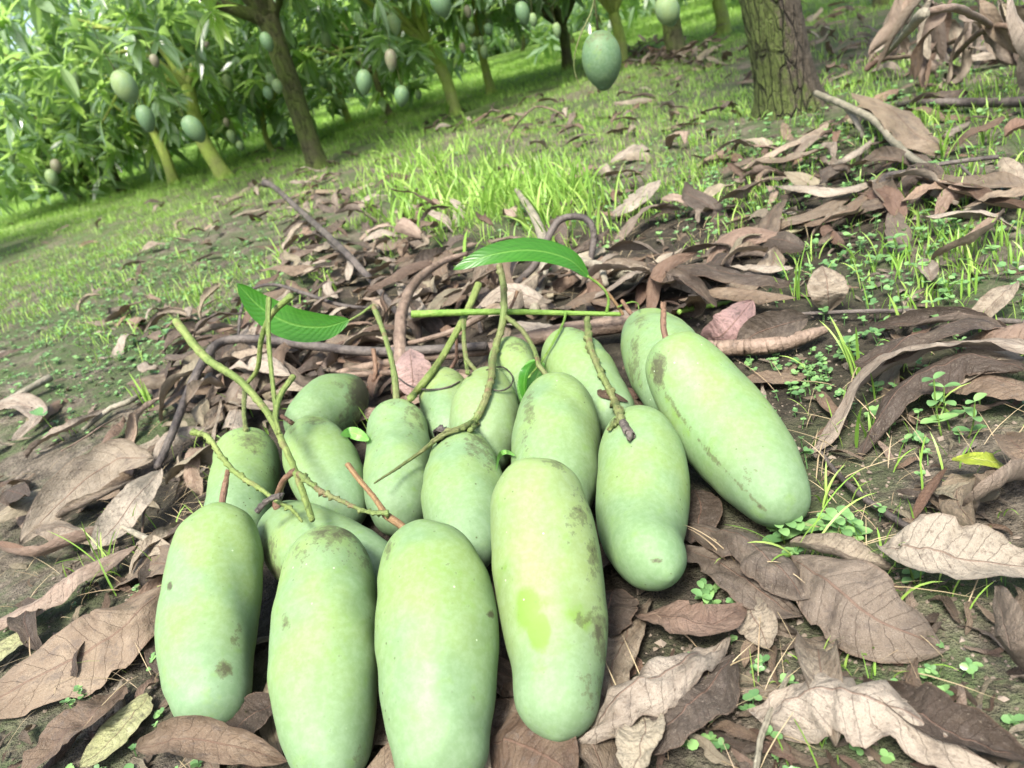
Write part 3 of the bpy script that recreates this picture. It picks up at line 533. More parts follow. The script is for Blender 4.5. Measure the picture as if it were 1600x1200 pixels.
g([(1170, 388, .012), (1205, 375, .02), (1240, 365, .02), (1262, 352, .012)], .026, 'pale olive leaf under the fan', M_dry_olive, curl=.7, seed=60)
g([(1490, 235, .02), (1430, 210, .06), (1390, 170, .07), (1330, 145, .04)], .060, 'big brown leaf propped over the grey branch', M_dry_red, curl=-.5, seed=61, ripple=.06, face=(-.3, -.7, .7))
g([(1160, 265, .02), (1210, 235, .04), (1260, 210, .04), (1300, 190, .03)], .040, 'dark crumpled leaf in front of the big trunk', M_dry, curl=-1.2, seed=62, ripple=.15, crum=.1)
g([(1150, 275, .015), (1190, 255, .03), (1240, 250, .03), (1330, 215, .02)], .036, 'long dark leaf under the crumpled one by the trunk', M_dry, curl=.9, seed=63, ripple=.1)
g([(1370, 212, .03), (1345, 230, .04), (1320, 245, .04), (1300, 258, .02)], .026, 'rolled grey leaf beside the grey branch', M_dry_grey, curl=-1.6, seed=64)
g([(1280, 245, .01), (1300, 255, .02), (1315, 262, .02), (1340, 275, .01)], .030, 'small pale crumpled leaf under the grey branch', M_dry_grey, curl=.8, seed=65, crum=.15)
g([(955, 335, .015), (985, 318, .04), (1010, 295, .05), (1032, 280, .05)], .042, 'grey leaf propped up in the grass behind the heap', M_dry_grey, curl=-.3, seed=66, face=(-.4, -1, .5))
g([(1395, 325, .02), (1400, 355, .02), (1405, 375, .02), (1400, 405, .01)], .030, 'flat pale leaf among the seedlings at right', M_dry_grey, curl=.3, seed=67)
g([(1450, 410, .012), (1490, 390, .03), (1530, 370, .035), (1570, 330, .03)], .04, 'shaded curved leaf below the fan at right', M_dry, curl=.9, seed=68, ripple=.1)
g([(1455, 440, .012), (1452, 425, .02), (1448, 415, .02), (1440, 405, .02)], .022, 'little tan leaf standing in the weeds at right', M_dry_grey, curl=.7, seed=69)
g([(1570, 215, .05), (1590, 200, .06), (1610, 205, .05), (1640, 220, .03)], .05, 'red-brown leaf against the right border, above the fan', M_dry_red, curl=.8, seed=70)
g([(1515, 190, .012), (1500, 195, .03), (1480, 205, .03), (1465, 218, .012)], .024, 'small tan rolled leaf behind the propped brown one', M_dry_grey, curl=-1.3, seed=71)
g([(1640, 300, .03), (1560, 290, .03), (1490, 285, .03), (1430, 280, .02)], .05, 'broad shaded leaf right of the fan centre', M_dry, curl=.5, seed=72, ripple=.1)
g([(1640, 330, .03), (1560, 320, .03), (1500, 300, .03), (1400, 270, .02)], .035, 'dark red leaf right of the fan centre', M_dry_red, curl=1.1, seed=73, ripple=.1)
# behind the heap
g([(640, 545, .06), (643, 572, .05), (645, 600, .03), (640, 618, .02)], .052, 'pinkish leaf with a yellow midrib standing behind the green diagonal twig', M_dry_pink, curl=-.25, seed=80, face=(.05, -1, .4))
g([(345, 620, .035), (335, 660, .04), (330, 690, .04), (322, 730, .02)], .032, 'brown ribbed leaf standing on end left of the speckled left mango', M_dry, curl=-.7, seed=81, face=(-.2, -1, .3))
g([(372, 625, .03), (368, 650, .04), (362, 670, .04), (355, 680, .02)], .030, 'ribbed tan leaf behind the speckled left mango', M_dry_grey, curl=-.6, seed=82, face=(.2, -1, .3))
g([(700, 470, .04), (660, 500, .05), (640, 470, .05), (620, 440, .03)], .035, 'twisted tan leaf among the branches behind the heap', M_dry_grey, curl=.8, seed=83, crum=.12)
g([(960, 480, .03), (930, 460, .045), (895, 470, .04), (860, 500, .02)], .034, 'dark brown curled leaf behind the long green twig', M_dry_red, curl=-1., seed=84, ripple=.1)
g([(900, 470, .035), (950, 450, .05), (990, 425, .055), (1025, 430, .04)], .032, 'pale brown leaf beside the log end behind the heap', M_dry_grey, curl=-.5, seed=85, ripple=.1)
g([(225, 520, .012), (250, 495, .03), (280, 490, .03), (310, 500, .015)], .032, 'rolled leaf with an open end at the left, behind the thick green stalk', M_dry, curl=2.2, seed=86)
g([(420, 330, .02), (470, 300, .03), (510, 296, .03), (560, 300, .02)], .04, 'smooth brown rolled leaf in front of the dark leaning trunk', M_dry_red, curl=-1.5, seed=87)
# ---------------------------------------------------------------- green twigs with their leaves
def twig_thing(name, label, cat, parts, group=None, off=.004):
    """parts: list of (part name, points x, y, distance, radii, material, options); first one is the thing itself"""
    root = None
    for pn, pts, R, mat, k in parts:
        P = tw(pts, off) if len(pts[0]) == 3 else np.array(pts)
        if root is None: c = P[-1].copy(); root = empty(name, c); tag(root, label, cat, group)
        k.setdefault('n', 110 if len(pts) > 4 else 50); V, F, tri, uv = tube(P-c, R, rough=k.pop('rough', .035), **k); mk(pn, V, [F, tri], mat, uv, parent=root)
    root['_c'] = list(c); return root
def green_leaf(root, pts, W, mat, name='leaf', face=(0, -1, .3), **k):
    P = np.array([aty(*p) for p in pts]); c = np.array(root['_c']); a = orient_roll(P, face); V, F, uv = leaf(P-c, W, roll=tuple(x+a for x in k.pop('roll', (0, 0))), n=48, m=15, **k); mk(name, V, F, mat, uv, parent=root)
R = twig_thing('green_twig', 'straight bright green twig lying across behind the heap with one arched leaf', 'twig', [
  ('stalk', [(643, 491, 1.0), (720, 488, .995), (800, 487, .99), (880, 489, .98), (970, 491, .96)], [.0052, .0046, .0042, .0036, .0030], M_tw_fresh, dict(seed=20)),
  ('leaf_stalk', [(948, 488, .965), (951, 468, .965), (942, 450, .965), (918, 431, .965)], [.0024, .0018, .0016, .0016], M_tw_fresh, dict(seed=21)),
  ('side_shoot', [(974, 492, .955), (958, 468, .965), (940, 447, .975), (928, 436, .98)], [.0022, .0019, .0018, .0020], M_stem_orange, dict(seed=22)),
  ('flower_stalk', [(1060, 487, .97), (1100, 479, .99), (1150, 470, 1.02), (1200, 463, 1.06), (1262, 457, 1.12)], [.0030, .0028, .0024, .0018, .001], M_tw_fresh, dict(seed=23, knob=.4, n=90)),
  ('side_shoot', [(795, 487, .99), (803, 470, 1.0), (808, 455, 1.01)], [.0022, .0020, .0028], M_stem_red, dict(seed=24)),
  ('leaf_stalk', [(884, 489, .975), (880, 505, .955), (866, 532, .90), (848, 562, .83), (826, 590, .80)], [.0018, .0017, .0016, .0014, .0012], M_tw_fresh, dict(seed=25)),
  ('leaf_stalk', [(965, 480, .955), (985, 472, .955), (996, 474, .96), (998, 482, .96)], [.0012, .0010, .0009, .0008], M_tw_fresh, dict(seed=26))])
green_leaf(R, [(920, 433, .965), (888, 405, .96), (830, 391, .95), (765, 399, .94), (708, 421, .94)], .033, M_lf, curl=.35, ripple=.02, seed=3, face=(0, -1, .75), peak=.45)
green_leaf(R, [(848, 566, .84), (838, 590, .82), (828, 615, .81), (822, 640, .80)], .042, M_lf_pale, curl=.3, seed=4, face=(.3, -1, .4), peak=.4)
green_leaf(R, [(845, 560, .84), (825, 575, .81), (819, 600, .80), (822, 632, .79)], .018, M_lf, curl=.6, seed=5, face=(-1, -.6, .2), peak=.5)
R = twig_thing('green_twig', 'slender greenish twig ending at a flecked mango, carrying a drooping leaf to its left', 'twig', [
  ('stalk', [(583, 478, .985), (575, 482, .985), (563, 491, .98), (545, 501, .975)], [.0026, .0018, .0016, .0014], M_tw_green, dict(seed=30))])
green_leaf(R, [(546, 500, .975), (505, 511, .96), (455, 506, .95), (408, 481, .95), (371, 443, .95)], .042, M_lf, curl=.25, ripple=.03, seed=6, face=(0, -1, .6), peak=.5)
twig_thing('flower_stalk', 'knobby green flower stalk crossing the middle of the heap to a fine brown tip', 'flower stalk', [
  ('stalk', [(780, 412, 1.0), (787, 450, .985), (786, 500, .955), (772, 555, .91), (766, 600, .87), (748, 650, .80), (722, 668, .76), (692, 679, .72), (662, 703, .69), (635, 722, .67), (585, 755, .63)], [.0040, .0044, .0044, .0040, .0036, .0036, .0030, .0028, .0020, .0016, .0008], M_tw_olive, dict(seed=40, knob=.24, n=160)),
  ('bud_cluster', [(697, 672, .715), (690, 676, .71), (684, 682, .705)], [.003, .0045, .003], M_tw_dark, dict(seed=41, knob=.5, rough=.2)),
  ('side_shoot', [(766, 615, .855), (757, 625, .845), (745, 650, .81), (738, 668, .79)], [.002, .003, .0026, .0018], M_tw_olive, dict(seed=42))])
twig_thing('green_twig', 'thick smooth green twig slanting down between the pinkish leaf and the heap', 'twig', [
  ('stalk', [(748, 444, 1.06), (728, 490, 1.01), (690, 560, .95), (660, 600, .91), (642, 622, .88)], [.0056, .0048, .0046, .0048, .0046], M_tw_green, dict(seed=50)),
  ('side_shoot', [(727, 495, 1.0), (724, 530, .975), (727, 560, .95), (731, 582, .93)], [.0024, .0024, .0022, .0030], M_tw_olive, dict(seed=51))])
twig_thing('fruit_stalk', 'thick forked fruit stalk rising from the speckled front mango to the upper left', 'fruit stalk', [
  ('stalk', [(275, 502, 1.02), (322, 560, .94), (372, 592, .86), (416, 642, .76), (441, 690, .69), (462, 738, .635), (479, 785, .585), (488, 812, .556)], [.0054, .0052, .0043, .0036, .0032, .0030, .0028, .0026], M_tw_green, dict(seed=60, knob=.10, n=120)),
  ('side_shoot', [(436, 678, .70), (430, 650, .73), (438, 618, .76), (458, 588, .79)], [.0026, .0030, .0030, .0036], M_tw_green, dict(seed=61)),
  ('side_shoot', [(431, 640, .745), (425, 590, .80), (419, 520, .86), (420, 466, .90)], [.0024, .0025, .0027, .0034], M_tw_green, dict(seed=62, knob=.06)),
  ('side_shoot', [(466, 740, .625), (500, 766, .585), (545, 788, .555), (575, 800, .54), (607, 801, .535)], [.0026, .0020, .0016, .0015, .0022], M_tw_olive, dict(seed=63, knob=.5, n=90)),
  ('side_shoot', [(442, 775, .60), (425, 778, .60), (412, 788, .60), (401, 800, .60)], [.003, .0024, .0022, .003], M_tw_dark, dict(seed=64, knob=.3))])
twig_thing('green_twig', 'bent green twig with a cut end crossing in front of the drooping leaf', 'twig', [
  ('stalk', [(456, 462, .90), (425, 490, .91), (408, 530, .92), (403, 575, .93), (385, 600, .94)], [.0044, .0036, .0032, .0030, .0026], M_tw_green, dict(seed=70))])
twig_thing('flower_stalk', 'thin green knobby stalk draped over the left front mangoes', 'flower stalk', [
  ('stalk', [(299, 676, .71), (325, 682, .70), (345, 712, .68), (372, 742, .655), (405, 762, .63), (432, 783, .61), (455, 795, .595), (472, 815, .58)], [.0026, .0026, .0024, .0022, .0020, .0018, .0016, .0012], M_tw_green, dict(seed=71, knob=.5, n=110))])
twig_thing('flower_stalk', 'knobby stalk with a black tip lying on the hooked mango', 'flower stalk', [
  ('stalk', [(917, 500, .965), (922, 540, .90), (935, 575, .84), (950, 605, .79), (963, 635, .74), (972, 660, .70)], [.0040, .0036, .0034, .0036, .0034, .0038], M_tw_olive, dict(seed=72, knob=.4, n=100)),
  ('black_tip', [(972, 658, .70), (979, 670, .68), (987, 682, .66)], [.0036, .0034, .0040], M_tw_dark, dict(seed=73, knob=.2)),
  ('side_shoot', [(969, 654, .70), (960, 662, .69), (950, 672, .68)], [.0014, .0026, .0014], M_tw_olive, dict(seed=74, knob=.5))])
twig_thing('tendril', 'black wiry tendril curled in a ring on the yellowish mango', 'tendril', [
  ('wire', [(760, 578, .90), (785, 573, .89), (801, 588, .87), (797, 604, .86), (780, 611, .85), (765, 606, .85)], [.0008, .0009, .0009, .0010, .0009, .0008], M_tw_dark, dict(seed=75, seg=6, n=40))], off=.0015)
twig_thing('tendril', 'brown wiry tendril sagging in front of the small yellow-tinged mango', 'tendril', [
  ('wire', [(622, 590, .90), (642, 604, .89), (672, 609, .885), (700, 605, .88), (718, 596, .88)], [.0010, .0012, .0012, .0012, .0009], M_tw_dark, dict(seed=76, seg=6, n=40))], off=.0015)
for pts, lab, m_ in (([(532, 680, .80), (548, 676, .80), (562, 680, .79), (577, 688, .79)], 'pale green leaf tip showing between the clean mango and the flecked one', M_lf_pale), ([(775, 735, .72), (780, 712, .73), (792, 706, .73), (805, 712, .72)], 'thin green leaf curl beside the yellowish mango', M_lf_pale)):
    P = tw(pts, .003); V, F, uv = leaf(P, .014 if 'tip' in lab else .005, curl=.2, roll=(orient_roll(P, (0, -1, .6)),)*2, n=24, m=9); c = P.mean(0); o = mk('green_leaf', V-c, F, m_, uv); o.location = c; tag(o, lab, 'green leaf')
P = tw([(933, 612, .8), (945, 616, .8), (962, 620, .79), (982, 628, .78)], .002); V, F, uv = leaf(P, .009, roll=(orient_roll(P, (0, -1, .8)),)*2, n=20, m=7, ripple=.4, tear=.5, peak=.35); c = P.mean(0); o = mk('leaf_scrap', V-c, F, M_dry_red, uv); o.location = c; tag(o, 'small red leaf scrap under the knobby stalk on a back mango', 'leaf scrap')
# ---------------------------------------------------------------- dead branches on the ground (x, y, height)
def branch(name, label, pts, R, mat, cat='dead branch', sides=(), **k):
    P = np.array([atg(*p) for p in pts]); c = P[0].copy(); b = Bag(); add_tube(b, P-c, R, rough=.045, **k)
    for sp, sr in sides: add_tube(b, np.array([atg(*p) for p in sp])-c, sr, rough=.07, seed=len(sp)*7)
    o = b.build(name, mat); o.location = c; tag(o, label, cat, 'dead branches lying in the litter'); return o
branch('dead_branch', 'thin dark dead branch rising to the upper left with a round cut end', [(624, 492, .03), (580, 438, .06), (530, 385, .10), (470, 330, .13), (428, 292, .16), (414, 286, .165)], [.006, .007, .008, .0085, .009, .015], M_tw_dark, n=50, seed=1, sides=(([(540, 393, .095), (520, 385, .09), (505, 360, .10)], [.004, .003, .002]),))
branch('dead_branch', 'charcoal-grey bowed branch curving round the left end of the heap', [(246, 730, .03), (268, 680, .045), (295, 612, .06), (322, 558, .07), (350, 533, .075), (410, 530, .07), (470, 538, .06), (560, 548, .05), (640, 548, .05), (760, 540, .045)], [.0050, .0058, .0070, .0078, .0078, .0074, .0074, .0074, .0070, .006], M_tw_dark, n=90, seed=2)
branch('dead_branch', 'thick grey-brown upright branch stub between the heap and the litter', [(622, 612, .02), (626, 570, .04), (625, 520, .07), (630, 480, .09), (650, 440, .10), (690, 410, .10), (730, 396, .09)], [.0105, .0100, .0095, .0090, .0078, .006, .004], M_tw_brown, n=60, seed=3, sides=(([(650, 440, .10), (625, 465, .06), (600, 480, .03)], [.005, .004, .003]),))
branch('dead_branch', 'long brown branch lying level behind the back mangoes', [(470, 600, .02), (560, 575, .025), (640, 562, .035), (760, 545, .035), (860, 522, .035), (960, 508, .03), (1010, 505, .03)], [.004, .006, .007, .009, .012, .013, .011], M_tw_brown, n=60, seed=4)
branch('dead_branch', 'thin brown branch parallel to the bowed one, nearer the heap', [(440, 610, .012), (500, 590, .02), (570, 585, .025), (660, 580, .03), (750, 585, .03)], [.003, .004, .0045, .005, .0055], M_tw_brown, n=40, seed=5)
branch('dead_branch', 'dark wiry branch sagging from the litter to the upright stub', [(395, 612, .01), (440, 588, .02), (520, 562, .035), (600, 545, .05), (700, 520, .06), (760, 490, .07)], [.002, .0028, .003, .003, .0045, .006], M_tw_brown, n=50, seed=6)
branch('log', 'knobbly brown log lying right of the back mangoes', [(1100, 545, .02), (1150, 543, .02), (1200, 540, .02), (1245, 530, .02), (1290, 515, .015)], [.0105, .010, .0098, .009, .005], M_tw_brown, cat='log', n=70, seed=7, knob=.05)
branch('dead_branch', 'pale grey branch with peeling bark pointing away behind the arched leaf', [(835, 485, .02), (845, 440, .03), (853, 395, .05), (838, 345, .06), (820, 315, .06), (807, 297, .06)], [.009, .0095, .0105, .010, .009, .006], M_tw_grey, n=50, seed=8)
branch('dead_branch', 'black looped branch arching over the pale grey one', [(922, 408, .02), (928, 375, .05), (922, 348, .08), (900, 338, .09), (872, 346, .09), (855, 375, .07), (835, 415, .04), (800, 448, .025), (755, 480, .02)], [.006, .0065, .0065, .0065, .0068, .007, .007, .0065, .006], M_tw_dark, n=70, seed=9)
branch('dead_branch', 'stubby pale branch with a knob between the two loops and the green leaf', [(905, 408, .04), (930, 415, .04), (960, 425, .035), (990, 432, .03)], [.007, .0095, .009, .010], M_tw_grey, n=30, seed=10, sides=(([(940, 417, .04), (943, 430, .045), (944, 445, .04)], [.006, .005, .007]),))
branch('dead_branch', 'long thin dark stick on the moss right of the log', [(1230, 492, .012), (1300, 488, .015), (1380, 486, .015), (1450, 488, .012), (1550, 500, .01), (1640, 505, .01)], [.002, .0026, .003, .003, .0034, .003], M_tw_dark, n=40, seed=11)
branch('dead_branch', 'dark stick slanting down to the right below the rolled leaves', [(1278, 702, .01), (1310, 742, .012), (1350, 778, .012), (1400, 812, .01), (1450, 842, .01)], [.002, .0026, .0028, .003, .0022], M_tw_dark, n=30, seed=12)
branch('dead_branch', 'pale green-grey fallen branch from the big trunk to the leaf fan', [(1274, 146, .07), (1320, 165, .07), (1365, 188, .06), (1400, 225, .05), (1430, 250, .035), (1470, 270, .02)], [.0085, .0085, .0082, .0075, .0065, .004], M_tw_grey, n=50, seed=13, sides=(([(1322, 168, .065), (1338, 190, .04), (1350, 215, .012)], [.006, .007, .006]),))
branch('dead_branch', 'straight dark stick at the right border behind the propped leaf', [(1405, 163, .02), (1460, 160, .025), (1520, 160, .025), (1580, 160, .025), (1650, 150, .03)], [.007, .009, .010, .010, .012], M_tw_dark, n=40, seed=14)
branch('dead_branch', 'black forked twig in the centre of the leaf fan', [(1370, 300, .012), (1384, 275, .03), (1420, 268, .03), (1480, 255, .03), (1560, 245, .03)], [.003, .005, .0045, .004, .004], M_tw_dark, n=40, seed=15, sides=(([(1384, 275, .03), (1378, 300, .02), (1385, 330, .01)], [.004, .003, .002]), ([(1500, 258, .03), (1530, 285, .02), (1570, 300, .01)], [.003, .002, .002])))
branch('dead_branch', 'brown stick with a pale inner end in the litter at left', [(182, 818, .03), (215, 835, .03), (245, 850, .025), (275, 868, .012)], [.0022, .0038, .0042, .003], M_tw_grey, n=30, seed=16)
branch('dead_branch', 'dark curved twig behind the drooping green leaf', [(372, 530, .02), (378, 480, .06), (395, 452, .08), (430, 445, .08), (480, 460, .07), (540, 478, .05), (610, 482, .03)], [.003, .0035, .0035, .0035, .004, .004, .003], M_tw_dark, n=50, seed=17)
branch('dead_branch', 'thin brown twig rising above the green grass behind the heap', [(790, 225, .01), (800, 205, .04), (820, 180, .09), (838, 167, .11), (860, 170, .10), (885, 182, .07)], [.004, .004, .004, .004, .0035, .002], M_tw_brown, n=40, seed=18)
branch('dead_branch', 'grey weathered stick at the left border', [(-20, 640, .012), (20, 622, .02), (50, 605, .025), (78, 590, .02)], [.006, .007, .007, .008], M_tw_grey, n=30, seed=19)
branch('dead_branch', 'grey twig half buried left of the dark bowed branch', [(130, 672, .008), (170, 640, .015), (200, 628, .018), (228, 612, .01)], [.004, .005, .0055, .004], M_tw_grey, n=30, seed=20)
branch('dead_branch', 'straight brown twig across the mossy soil at left', [(95, 705, .02), (130, 685, .02), (160, 665, .02), (190, 650, .015)], [.0012, .0014, .0014, .001], M_tw_brown, n=20, seed=21)
branch('dead_branch', 'dark upright twig left of the curled loops', [(752, 520, .03), (748, 500, .05), (750, 480, .06)], [.003, .003, .003], M_tw_dark, n=14, seed=22)
branch('dead_branch', 'thin grey stalk lying towards the bottom edge at right', [(1235, 1050, .01), (1210, 1100, .014), (1190, 1150, .014), (1180, 1210, .01)], [.0016, .002, .002, .0018], M_tw_grey, n=30, seed=23)
branch('dead_branch', 'brown wiry root hanging over the leaves below the bowed branch end', [(250, 735, .04), (235, 770, .03), (225, 800, .025), (222, 840, .015)], [.0018, .0020, .0018, .0012], M_tw_brown, n=30, seed=24)
# ---------------------------------------------------------------- leaf litter
rg = np.random.default_rng(11)
def in_heap(x, y, m=.0): return (np.hypot(SC_[:, 0]-x, SC_[:, 1]-y) < SR_+m).any()
TPL = []
for i in range(16):
    L = rg.uniform(.09, .165); W = L*rg.uniform(.20, .30); cv = [rg.uniform(.1, .7), rg.uniform(-1.3, -.6), rg.uniform(1.1, 2.3), rg.uniform(-.8, -.2)][i % 4]
    s1, s2 = rg.normal(0, .12, 2)*L; h = rg.uniform(.0, .22)*L*(1 if i % 3 else .3)
    P = np.array([[-L/2, 0, 0], [-L/6, s1, h], [L/6, s1+s2, h*rg.uniform(.4, 1.2)], [L/2, s2, h*rg.uniform(0, .5)]])
    V, F, uv = leaf(P, W, curl=(cv*.6, cv, cv*rg.uniform(.5, 1.2)), roll=(rg.normal(0, .5), rg.normal(0, .3), rg.normal(0, .5)), ripple=rg.uniform(.12, .4), tear=rg.choice([0, .25, .5]), crum=rg.uniform(.10, .26), seed=100+i, n=26, m=9, peak=rg.uniform(.4, .55))
    b = Bag(); b.add(V, F, uv); kind = ['flat', 'arched and curled', 'rolled up', 'gently curved'][i % 4]
    TPL.append((b.build('dry_leaf', [M_dry, M_dry_grey, M_dry, M_dry_red, M_dry][i % 5], link=False), kind, L, V, F, uv))
ZONES = [  # photo x, y, spread x, spread y, count, extra height, place
 (560, 395, 85, 42, 105, .035, 'in the branchy litter behind the heap'), (500, 300, 70, 20, 35, .02, 'by the dark leaning trunk'), (450, 560, 110, 45, 94, .03, 'among the branches at the left rear of the heap'),
 (310, 640, 50, 55, 29, .02, 'inside the bowed dark branch'), (700, 460, 90, 35, 72, .03, 'in the branchy litter behind the heap'), (880, 450, 60, 26, 21, .02, 'behind the arched green leaf'),
 (1110, 450, 75, 32, 25, .02, 'behind the biggest mango'), (1260, 340, 90, 32, 23, .02, 'in the leaf fan at right'), (1430, 300, 110, 30, 20, .015, 'in the leaf fan at right'),
 (260, 490, 60, 16, 17, .015, 'behind the thick green stalk'), (130, 790, 90, 60, 11, .015, 'in the pile at the left border'), (50, 680, 60, 60, 8, .01, 'in the pile at the left border'),
 (260, 830, 50, 60, 10, .012, 'left of the front mangoes'), (110, 960, 90, 60, 7, .006, 'under the long red-brown leaf'), (1140, 900, 80, 50, 4, .006, 'below the hooked mango'), (1060, 1090, 80, 60, 5, .008, 'right of the rubbed mango'),
 (1500, 920, 90, 40, 3, .01, 'near the right border'), (1450, 1130, 120, 50, 4, .008, 'around the bleached torn leaf'), (1520, 590, 80, 50, 9, .015, 'by the arching rolled leaves'), (1550, 760, 50, 40, 2, .012, 'by the cup-shaped leaf'),
 (300, 1130, 120, 50, 4, .004, 'near the bottom left corner'), (1240, 250, 90, 30, 13, .015, 'at the foot of the big trunk'), (1400, 200, 90, 30, 9, .012, 'behind the grey fallen branch'),
 (690, 190, 120, 18, 55, .01, 'far'), (960, 240, 170, 40, 33, .01, 'far'), (1040, 88, 55, 12, 208, .03, 'far'), (1270, 55, 35, 22, 35, .03, 'far'), (1350, 90, 90, 30, 35, .01, 'far'), (330, 320, 120, 22, 35, .01, 'far'),
 (180, 400, 160, 30, 15, .005, 'far'), (1000, 170, 130, 25, 31, .01, 'far'), (420, 250, 60, 15, 25, .01, 'far'), (1520, 60, 90, 30, 35, .02, 'far'), (100, 430, 120, 60, 4, .004, 'far'), (1000, 360, 120, 50, 26, .008, 'far'), (620, 1000, 170, 120, 50, -.004, 'heap'), (820, 620, 300, 60, 60, .0, 'heap')]
spots = []; HL = np.array([list(o.location) for o in LEAVES])
for x, y, rx, ry, n, hz, place in ZONES:
    k = 0
    for _ in range(n*4):
        if k >= n: break
        px, py = rg.normal(x, rx), rg.normal(y, ry); d = ray(px, py)
        if d[2] > -.03: continue
        p = at(px, py, .01)
        if p[1] > 9: continue
        hp = in_heap(p[0], p[1], .045)
        if hp and place != 'heap': continue
        if not hp and p[1] < 1.05 and (np.hypot(HL[:, 0]-p[0], HL[:, 1]-p[1]) < .07).any() and rg.random() < .75: k += 1; continue
        z = float(gz(p[0], p[1]))+(abs(rg.normal(0, 1))*hz if not hp else -.002)+.004
        tilt = rg.normal(0, .22 if not hp else .03, 2)*(1+10*max(hz, 0)); spots.append((p[0], p[1], z, rg.uniform(0, 6.283), tilt[0], tilt[1], rg.integers(16) if not hp else 4*rg.integers(4), rg.uniform(.7, 1.15), place)); k += 1
def rotm(yaw, tx, ty):
    return np.array(Matrix.Rotation(yaw, 3, 'Z') @ Matrix.Rotation(tx, 3, 'X') @ Matrix.Rotation(ty, 3, 'Y'))
def app(s):
    pp = proj(np.array([s[0], s[1], s[2]])); inside = -30 < pp[0] < 1630 and -20 < pp[1] < 1220
    return (s[7]*TPL[s[6]][2]/pp[2])*(1 if inside else .05)*(0 if s[8] in ('far', 'heap') else 1)
spots.sort(key=app, reverse=True); NI = 215
for s in spots[:NI]:
    o0, kind, L = TPL[s[6]][:3]; o = o0.copy(); COL.objects.link(o); Rm = rotm(s[3], s[4], s[5])
    o.matrix_world = Matrix(Rm.tolist()).to_4x4(); o.location = s[:3]; o.scale = (s[7],)*3
    tag(o, '%s dry brown leaf %s' % (kind, s[8]), 'dry leaf', '%s dry leaves %s' % (kind, s[8]))
bg_ = [Bag(), Bag(), Bag()]
for s in spots[NI:]:
    V, F, uv = TPL[s[6]][3:]; Rm = rotm(s[3], s[4], s[5]); bg_[s[6] % 3].add((V*s[7])@Rm.T+np.array(s[:3]), F, uv, rg.random())
for b, m_ in zip(bg_, (M_dry, M_dry_grey, M_dry_red)):
    b_n = 420
    for _ in range(b_n):   # crumbled bits of leaf
        V, F, uv = TPL[rg.integers(16)][3:]; px = rg.uniform(-50, 1650); py = rg.uniform(150, 1220)
        if ray(px, py)[2] > -.05: continue
        p = at(px, py, 0)
        if in_heap(p[0], p[1], .03): continue
        sc_ = rg.uniform(.10, .30); b.add((V*sc_)@rotm(rg.uniform(0, 6.28), rg.normal(0, .3), rg.normal(0, .3)).T+np.array([p[0], p[1], float(gz(p[0], p[1]))+.003]), F, uv, rg.random())
    tag(b.build('leaf_litter', m_), 'mass of fallen brown leaves between the trees', 'leaf litter', None, 'stuff')
# fallen leafy branch at the upper right: leaves hang down from a grey stick
def hanging_pile():
    c = at(1480, 60, .12); root = empty('fallen_branch', at(1480, 100, 0)); tag(root, 'fallen grey branch with a mop of curled dry leaves at the upper right', 'fallen branch'); r = np.array(root.location)
    for nm, pts, R in (('stick', [(1440, 20, .30), (1500, 15, .28), (1560, 45, .16), (1640, 80, .1)], [.005, .006, .007, .008]), ('stick', [(1480, 100, .03), (1520, 60, .14), (1560, 40, .18), (1630, 55, .16)], [.007, .007, .006, .006]), ('stick', [(1380, 92, .02), (1440, 85, .06), (1500, 60, .12)], [.007, .007, .006]), ('stick', [(1440, 22, .30), (1400, 70, .12), (1375, 95, .02)], [.008, .006, .004])):
        b = Bag(); add_tube(b, np.array([at(*p) for p in pts])-r, R, rough=.1, seed=3, n=30); b.build(nm, M_tw_brown if R[0] < .008 else M_tw_grey, root)
    g_ = np.random.default_rng(5)
    for i in range(64):
        x = g_.uniform(1395, 1640); y0 = g_.uniform(-20, 80); h0 = max(.03, .27-.0026*(y0+20)*g_.uniform(.6, 1.3)); a = at(x, y0, h0); fall = g_.uniform(.35, 1)
        dv = np.array([(x-1480)*.0011+g_.normal(0, .05), g_.normal(-.02, .05), -h0*fall]); L_ = g_.uniform(.13, .2); dv = dv/np.linalg.norm(dv)*L_; b_ = a+dv; b_[2] = max(b_[2], .012); m_ = (a+b_)/2+g_.normal(0, .010, 3)
        V, F, uv = leaf(np.array([a, m_, b_])-r, g_.uniform(.032, .052), curl=g_.choice([-1, 1])*g_.uniform(.4, 1.2), roll=(g_.uniform(0, 6), g_.uniform(0, 6)), ripple=.25, crum=.18, seed=i+300, n=18, m=7)
        bb = Bag(); bb.add(V, F, uv, g_.random()); bb.build('leaf', [M_dry, M_dry_red, M_dry_grey][i % 3], root)
hanging_pile()
